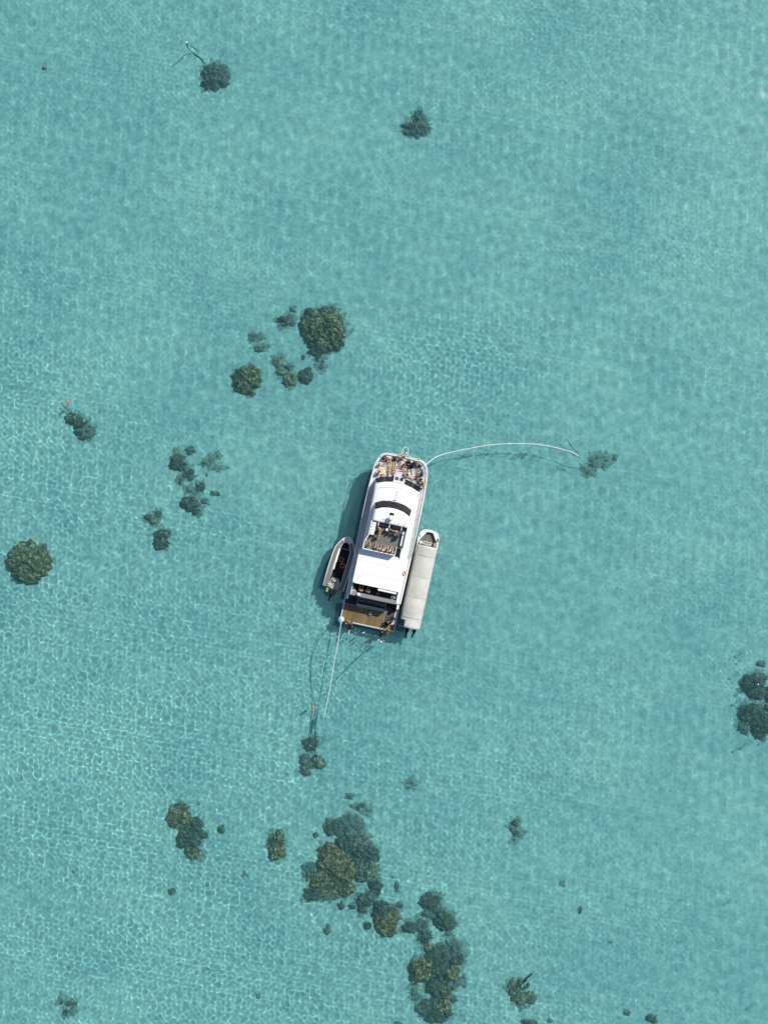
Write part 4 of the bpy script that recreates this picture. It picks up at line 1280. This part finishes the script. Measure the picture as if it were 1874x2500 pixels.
coral('curving coral arm reaching left from the coral chain', [(1000, 2266, 16, 14, 'dark', .8), (1028, 2262, 18, 15, 'slate', .7), (1038, 2288, 15, 16, 'dark', .8), (1044, 2312, 11, 13, 'olive', .7), (1048, 2332, 12, 12, 'dark', .7)], GC)
coral('yellow-brown round coral head on the left of the lower coral chain', [(1029, 2373, 30, 30, 'olive', 1.8), (1040, 2356, 22, 16, 'brown', 1.5), (1012, 2368, 14, 20, 'dark', 1.0)], GC)
coral('long dark coral ridge right of the yellow-brown round head', [(1076, 2330, 24, 26, 'dark', 1.0), (1108, 2318, 20, 20, 'slate', .8), (1114, 2342, 18, 16, 'dark', .8), (1074, 2366, 20, 26, 'dark', 1.1), (1098, 2378, 20, 20, 'brown', 1.2), (1062, 2412, 20, 22, 'dark', 1.1), (1086, 2424, 17, 20, 'olive', 1.1), (1104, 2404, 16, 14, 'slate', .8)], GC)
coral('faint coral right of the long dark ridge', [(1124, 2396, 13, 14, 'faint', .5)], GC)
coral('small dark coral below the right side of the long ridge', [(1108, 2441, 9, 8, 'dark', .4)], GC)
coral('slate coral knob below the yellow-brown round head', [(1014, 2431, 12, 13, 'slate', .6), (1010, 2412, 8, 8, 'faint', .4)], GC)
coral('broad coral clump at the foot of the lower coral chain', [(1056, 2464, 26, 22, 'dark', 1.0), (1080, 2458, 18, 16, 'brown', 1.3), (1034, 2466, 16, 20, 'slate', .8), (1062, 2488, 22, 12, 'dark', .8), (1092, 2472, 10, 12, 'dark', .7)], GC)
coral('coral cut by the bottom edge left of the chain', [(972, 2502, 12, 8, 'slate', .5)], GC)
coral('small coral pair between stern mooring and brown bank, the upper left one', [(853, 1944, 12, 9, 'slate', .4)], GC)
coral('tiny dark coral dot below the upper left of the small pair', [(857, 1968, 6, 6, 'dark', .3)], GC)
coral('small coral pair between stern mooring and brown bank, the right one', [(880, 1969, 10, 8, 'dark', .4), (895, 1979, 8, 7, 'slate', .3)], GC)
coral('dark round coral at the upper left of the loose cluster left of the boat', [(434, 1129, 20, 18, 'dark', .9), (436, 1112, 10, 8, 'slate', .5)], GC)
coral('slate coral at the top of the loose cluster left of the boat', [(465, 1098, 13, 11, 'slate', .5)], GC)
coral('ragged coral in the heart of the loose cluster left of the boat', [(461, 1158, 14, 13, 'dark', .7), (455, 1146, 8, 8, 'slate', .5), (441, 1174, 6, 9, 'dark', .4)], GC)
coral('faint green coral smear at the right of the loose cluster', [(503, 1133, 14, 9, 'green', .4), (515, 1126, 9, 9, 'slate', .4), (533, 1112, 5, 4, 'dark', .3), (532, 1140, 11, 8, 'faint', .3)], GC)
coral('small dark coral under the heart of the loose cluster', [(488, 1189, 11, 11, 'dark', .6), (461, 1196, 10, 8, 'slate', .4), (478, 1203, 8, 6, 'slate', .4)], GC)
coral('small coral off the right side of the loose cluster', [(526, 1206, 12, 8, 'dark', .4)], GC)
coral('dark coral at the foot of the loose cluster', [(462, 1231, 19, 17, 'dark', 1.0), (478, 1248, 10, 9, 'dark', .6), (474, 1218, 10, 8, 'olive', .7)], GC)
coral('small coral right of the foot of the loose cluster', [(500, 1224, 9, 6, 'slate', .4), (488, 1231, 5, 5, 'dark', .3)], GC)
coral('slender coral sliver in the right of the loose cluster', [(505, 1160, 4, 7, 'slate', .3)], GC)
coral('arrow-shaped coral below the loose cluster', [(362, 1262, 9, 8, 'dark', .5), (375, 1270, 12, 12, 'green', .5), (386, 1254, 8, 8, 'dark', .5)], GC)
coral('lowest dark coral of the group left of the boat', [(390, 1306, 14, 12, 'dark', .7), (404, 1302, 12, 10, 'dark', .7), (394, 1324, 17, 14, 'dark', .8)], GC)
coral('big round green coral head at the left edge', [(69, 1372, 52, 48, 'olive', 2.0), (52, 1360, 28, 30, 'green', 1.7), (92, 1365, 28, 26, 'olive', 1.7), (66, 1408, 36, 18, 'dark', 1.1), (60, 1395, 28, 22, 'olive', 1.7)], GC)
coral('long dark coral in the lower left with a spotted olive top', [(437, 1996, 28, 30, 'olive', 1.3), (440, 1975, 18, 14, 'dark', .9), (460, 2048, 30, 28, 'dark', 1.1), (480, 2014, 14, 18, 'dark', .8), (494, 2040, 10, 10, 'dark', .6), (470, 2084, 19, 18, 'olive', 1.0)], GC)
coral('small four-cornered coral right of the long dark one', [(541, 2025, 10, 12, 'dark', .45)], GC)
coral('upright oval coral left of the brown bank', [(678, 2047, 16, 18, 'olive', 1.0), (675, 2080, 20, 24, 'olive', 1.1), (664, 2058, 10, 16, 'dark', .7)], GC)
coral('small dark diamond coral below the long dark one', [(420, 2176, 11, 8, 'dark', .4)], GC)
coral('faint speck of coral below the upright oval one', [(598, 2138, 8, 9, 'faint', .35)], GC)
coral('tiny coral speck between the diamond and the faint speck', [(507, 2159, 5, 5, 'slate', .3)], GC)
coral('tiny coral knob above the long dark coral', [(483, 1961, 5, 5, 'slate', .3)], GC)
coral('dark coral at the right edge under the sun glints, upper one', [(1836, 1668, 26, 20, 'dark', 1.0), (1846, 1690, 22, 18, 'dark', .9), (1856, 1654, 18, 12, 'slate', .7)], GC)
coral('small faint coral at the right edge above the dark ones', [(1858, 1620, 13, 8, 'slate', .4)], GC)
coral('dark coral at the right edge under the sun glints, lower one', [(1830, 1742, 30, 26, 'dark', 1.1), (1816, 1774, 16, 17, 'slate', .7), (1858, 1764, 28, 30, 'dark', 1.2), (1872, 1740, 14, 20, 'olive', 1.1), (1854, 1792, 14, 14, 'dark', .8)], GC)
coral('dark coral half outside the right edge between the two under the glints', [(1874, 1694, 12, 20, 'dark', .9)], GC)
coral('small coral near the bottom right, left of a pair', [(1529, 2471, 10, 8, 'slate', .4)], GC)
coral('dark coral near the bottom right, right of a pair', [(1590, 2486, 15, 12, 'dark', .6)], GC)
coral('two-lobed coral at the bottom right with a post across it', [(1252, 2412, 18, 18, 'green', .9), (1274, 2405, 14, 12, 'dark', .8), (1270, 2438, 20, 16, 'green', .8), (1292, 2436, 16, 15, 'green', .7)], GC)
coral('dark coral cut by the bottom edge below the two-lobed one', [(1290, 2497, 20, 10, 'dark', .6)], GC)
coral('small faint coral at the bottom edge right of the cut one', [(1343, 2491, 9, 7, 'faint', .3)], GC)
coral('dark square mooring rock at the top left', [(524, 172, 28, 20, 'slate', 1.0), (530, 196, 26, 18, 'slate', 1.1), (512, 200, 18, 16, 'dark', .9), (543, 180, 16, 18, 'slate', .9)], GC, 'mooring_rock', 'rock')
coral('slate triangular coral alone near the top', [(1016, 312, 28, 18, 'slate', .9), (1024, 288, 16, 18, 'slate', .9), (1036, 312, 12, 16, 'slate', .7), (993, 322, 12, 7, 'slate', .5)], GC)
coral('upper of two mooring rocks below the orange buoy on the left', [(178, 1022, 17, 13, 'green', .8), (194, 1031, 18, 14, 'dark', .9)], GC, 'mooring_rock', 'rock')
coral('lower of two mooring rocks below the orange buoy on the left', [(209, 1054, 20, 16, 'slate', .9), (203, 1062, 13, 11, 'dark', .7)], GC, 'mooring_rock', 'rock')
coral('dark ringed coral where the white bow line ends', [(1452, 1128, 15, 13, 'faint', .5), (1436, 1148, 12, 11, 'faint', .45), (1460, 1116, 11, 8, 'faint', .4), (1442, 1130, 8, 8, 'slate', .5)], GC)
coral('faint broken coral right of where the bow line ends', [(1478, 1118, 14, 10, 'faint', .4), (1474, 1136, 10, 8, 'faint', .3)], GC)
coral('faintest coral speck right of the bow line', [(1500, 1116, 7, 9, 'faint', .3)], GC)
coral('small two-knob coral at the right below the boat', [(1258, 2009, 10, 9, 'dark', .5), (1252, 2024, 7, 8, 'slate', .4), (1262, 2036, 12, 9, 'dark', .5), (1255, 2051, 6, 5, 'slate', .3), (1274, 2033, 7, 4, 'slate', .3)], GC)
coral('faint small coral right of the long dark ridge, upper one', [(1371, 2156, 8, 7, 'faint', .35)], GC)
coral('slim dark coral right of the long dark ridge, lower one', [(1415, 2222, 7, 11, 'slate', .4)], GC)
coral('small coral alone below right of the stern', [(1002, 1911, 9, 8, 'slate', .4), (1013, 1914, 7, 6, 'faint', .3)], GC)
coral('small horseshoe coral in the bottom left corner', [(174, 2452, 15, 8, 'dark', .5), (163, 2472, 9, 9, 'dark', .5), (178, 2466, 7, 9, 'slate', .3), (152, 2445, 5, 6, 'dark', .3)], GC)
coral('faint lone coral spot in the top left', [(110, 167, 7, 6, 'faint', .3)], GC)
coral('faint lone coral spot at the bottom between horseshoe coral and chain', [(632, 2430, 7, 8, 'faint', .3)], GC)
coral('faint lone coral spot low on the right', [(1489, 2298, 6, 6, 'faint', .3)], GC)
coral('lower left of three round mooring rocks behind the stern', [(747, 1880, 14, 17, 'green', .8)], GC, 'mooring_rock', 'rock')
coral('upper left of three round mooring rocks behind the stern', [(745, 1856, 13, 17, 'slate', .8)], GC, 'mooring_rock', 'rock')
coral('right one of three round mooring rocks behind the stern', [(776, 1863, 18, 17, 'green', .8)], GC, 'mooring_rock', 'rock')
coral('dark mooring rock with a white block on top behind the stern', [(757, 1817, 15, 15, 'dark', .8), (775, 1806, 9, 8, 'slate', .4)], GC, 'mooring_rock', 'rock')

# ------------------------------------------------------------------ moorings, ropes, buoys
def rope(name, pts, r, m, label, under=True, n=6, wob=0.0):
    """pts: (px, py, z)"""
    path = smooth_path([P(*p) for p in pts], n)
    if wob:
        path = [p + Vector((wob * math.sin(i * 1.9), wob * math.cos(i * 2.3), 0)) for i, p in enumerate(path)]
    o = MB().tube(path, r, 6).build(name, m, None, smooth=True)
    tag(o, label, 'rope', 'mooring ropes')
    if under: wet(o)
    return o


def block(px, py, z, s, label):
    w = P(px, py, z)
    b = MB().prism([(-s, -s * .7), (s, -s * .8), (s * .9, s * .8), (-s * .8, s * .7)], -.45, .14, pts_top=[(-s * .8, -s * .5), (s * .8, -s * .6), (s * .7, s * .6), (-s * .6, s * .5)])
    o = wet(b.build('mooring_block', CONC, None, bevel=0.03))
    o.location = w
    o.rotation_euler = (0, 0, R(rnd.uniform(0, 90)))
    tag(o, label, 'block')


block(759, 1819, -1.75, .30, 'white block on the dark mooring rock behind the stern')
block(206, 1027, -2.0, .30, 'white block on the upper mooring rock below the left orange buoy')
block(1274, 2407, -1.75, .26, 'pale block at the foot of the post on the two-lobed coral')

bl = onboat(3.0, 22.75, 3.0)
pbx, pby = 937 + bl.x * PPM * CAM_H / (CAM_H - 3), 1250 - bl.y * PPM * CAM_H / (CAM_H - 3)
rope('bow_line', [(pbx, pby, 2.6), (1062, 1117, .9), (1090, 1107, .14), (1140, 1096, .10), (1200, 1086, .10), (1265, 1083, .10), (1320, 1086, .10), (1380, 1099, .09), (1408, 1111, .02), (1425, 1122, -.5), (1440, 1132, -1.6)], .048, ROPE_W, 'white floating bow line curving right from the bow to a coral')
stn = onboat(-3.55, 0.25, 0.7)
rope('stern_line', [(833, 1516, .75), (826, 1560, .35), (815, 1620, .16), (803, 1690, .12), (793, 1738, .06), (787, 1770, -.3), (780, 1820, -1.0), (775, 1858, -1.9)], .070, ROPE_B, 'taut pale blue stern line running down from the pale buoy')
rope('mooring_rope', [(824, 1521, .25), (800, 1537, -.5), (776, 1566, -1.5), (763, 1600, -2.3), (758, 1640, -2.6), (759, 1672, -2.6), (763, 1692, -2.4), (768, 1722, -1.8), (771, 1732, -1.5)], .030, ROPE_D, 'dark rope bowed to the left behind the stern')
rope('mooring_rope', [(771, 1732, -1.5), (766, 1750, -1.9), (762, 1772, -2.2), (759, 1800, -2.1), (758, 1815, -1.9)], .055, CHAIN, 'dark chain down to the mooring rock behind the stern', wob=0.03)
rope('mooring_rope', [(901, 1582, -1.6), (880, 1600, -2.3), (850, 1628, -2.6), (820, 1660, -2.7), (803, 1680, -2.75), (791, 1699, -2.85)], .026, ROPE_D, 'thin dark rope slanting from under the stern to the stern line')
rope('mooring_rope', [(457, 106, -.3), (459, 116, -2.0), (470, 128, -3.2), (484, 139, -3.4), (494, 148, -3.4), (503, 158, -3.1)], [.09] * 6 + [.05] * 25, ROPE_D, 'dark rope with a white float leading to the square rock at top left', wob=0.03)
rope('mooring_rope', [(464, 110, -3.3), (475, 118, -3.4), (486, 127, -3.5)], .030, ROPE_D, 'short thin line beside the dark rope at top left')
rope('mooring_rope', [(152, 984, -1.2), (156, 990, -1.6), (163, 999, -2.0), (176, 1010, -2.2), (193, 1020, -2.1)], .060, CHAIN, 'dark chain running to the rocks below the left orange buoy', wob=0.02)
rope('mooring_rope', [(162, 993, -1.9), (170, 1000, -2.1), (181, 1010, -2.2), (190, 1018, -2.1)], .045, CHAIN, 'second thinner chain beside the one at the left orange buoy', wob=0.02)
rope('mooring_rope', [(1383, 1071, -1.6), (1390, 1085, -2.0), (1400, 1098, -2.4), (1412, 1108, -2.6)], .040, ROPE_D, 'faint dark line above the end of the white bow line', wob=0.03)
w0, w1 = P(1274, 2406, -1.75), P(1311, 2376, -1.3)
pst = MB()
dv = (w1 - w0).normalized()
sd_ = dv.cross(Vector((0, 0, 1))).normalized()
for s in (-1, 1): pst.tube([w0 + sd_ * .10 * s, w1 + sd_ * .10 * s], .055, 6)
pst.tube([w1 - sd_ * .16, w1 + sd_ * .16], .06, 6)
pst.add([w0 + sd_ * .08, w0 - sd_ * .08, w1 - sd_ * .08, w1 + sd_ * .08], [(0, 1, 2, 3)])
o = wet(pst.build('mooring_post', mat('grey_timber', (0.62, 0.50, 0.42), .9, .1, var=.2), None))
tag(o, 'pale framed post leaning across the two-lobed coral at the bottom right', 'post')


def buoy(px, py, r, m, label, name='mooring_buoy'):
    w = P(px, py, .08)
    root = empty(name, (w.x, w.y, 0.06))
    wet(MB().lathe([(r * .25, -r * .98), (r * .7, -r * .72), (r * .97, -r * .25), (r, .1 * r), (r * .86, r * .55), (r * .5, r * .88), (r * .1, r)], (0, 0, 0), 18).build('float', m, root, smooth=True))
    wet(MB().torus((0, -r * .9, -r * .45), r * .28, r * .09, 12, 6).build('eye', BLACK, root))
    tag(root, label, 'buoy')


buoy(764, 1727, .21, RED, 'orange mooring buoy floating behind the stern')
buoy(166, 980.5, .20, RED, 'orange mooring buoy floating near the left edge')
buoy(455.5, 103.5, .13, WHITE, 'small white float at the top left')

# pale buoy at the port stern corner
root = empty('stern_buoy', onboat(-3.62, 0.12, 0.62), HEAD)
tag(root, 'large pale turquoise buoy at the left corner of the stern platform', 'buoy')
MB().lathe([(.10, -.30), (.34, -.25), (.44, -.05), (.42, .12), (.30, .27), (.10, .33)], (0, 0, 0.05), 20, Matrix.Rotation(R(12), 3, 'X')).build('float', PALEBLUE, root, smooth=True)
MB().torus((-.12, .05, .34), .11, .045, 14, 6).build('eye', mat('dark_teal', (0.06, 0.14, 0.16), .6, .3), root)
MB().tube([(.05, -.30, .05), (.08, -.75, -.05)], [.16, .05], 10).build('neck', PALEBLUE, root, smooth=True)

# ------------------------------------------------------------------ foam and splashes
def foam(name, spots, label):
    b = MB()
    for px, py, s in spots:
        w = P(px, py, .10)
        for _ in range(3):
            x, y = w.x + rnd.uniform(-s, s), w.y + rnd.uniform(-s, s)
            rr = rnd.uniform(.35, .9) * s
            b.lathe([(rr, -.12), (rr * .9, .02), (rr * .4, .06)], (x, y, 0.05), 7)
    o = b.build(name, FOAM, None, smooth=True)
    tag(o, label, 'foam', kind='stuff')


fs_ = [(866, 1483 + 62, .05), (870, 1546, .05), (877, 1539, .06), (868, 1536, .06), (853, 1541, .10), (851, 1547, .12), (858, 1549, .08), (860, 1530, .05), (887, 1545, .10), (890, 1543, .06), (895, 1549, .05), (903, 1548, .05), (916, 1552, .05), (921, 1554, .06),
       (925, 1563, .10), (930, 1567, .12), (935, 1565, .08), (924, 1548, .07), (927, 1556, .06), (918, 1533, .05), (884, 1555, .05), (888, 1555, .05), (900, 1559, .03), (906, 1562, .03)]
foam('foam', fs_, 'white splashes on the water behind the swim ladders')
fs2 = []
for k in range(46):
    t = rnd.random()
    px = 1130 + t * 230
    py = 1098 - 15.5 * math.sin(math.pi * min(1, (px - 1085) / 345)) + rnd.uniform(-3, 3) + (0 if px < 1290 else (px - 1290) * .06)
    fs2.append((px, py, rnd.uniform(.025, .065)))
for k in range(16): fs2.append((1300 + rnd.uniform(-22, 22), 1086 + rnd.uniform(-3.5, 3), rnd.uniform(.03, .07)))
foam('foam', fs2, 'white flecks of foam along the floating bow line')
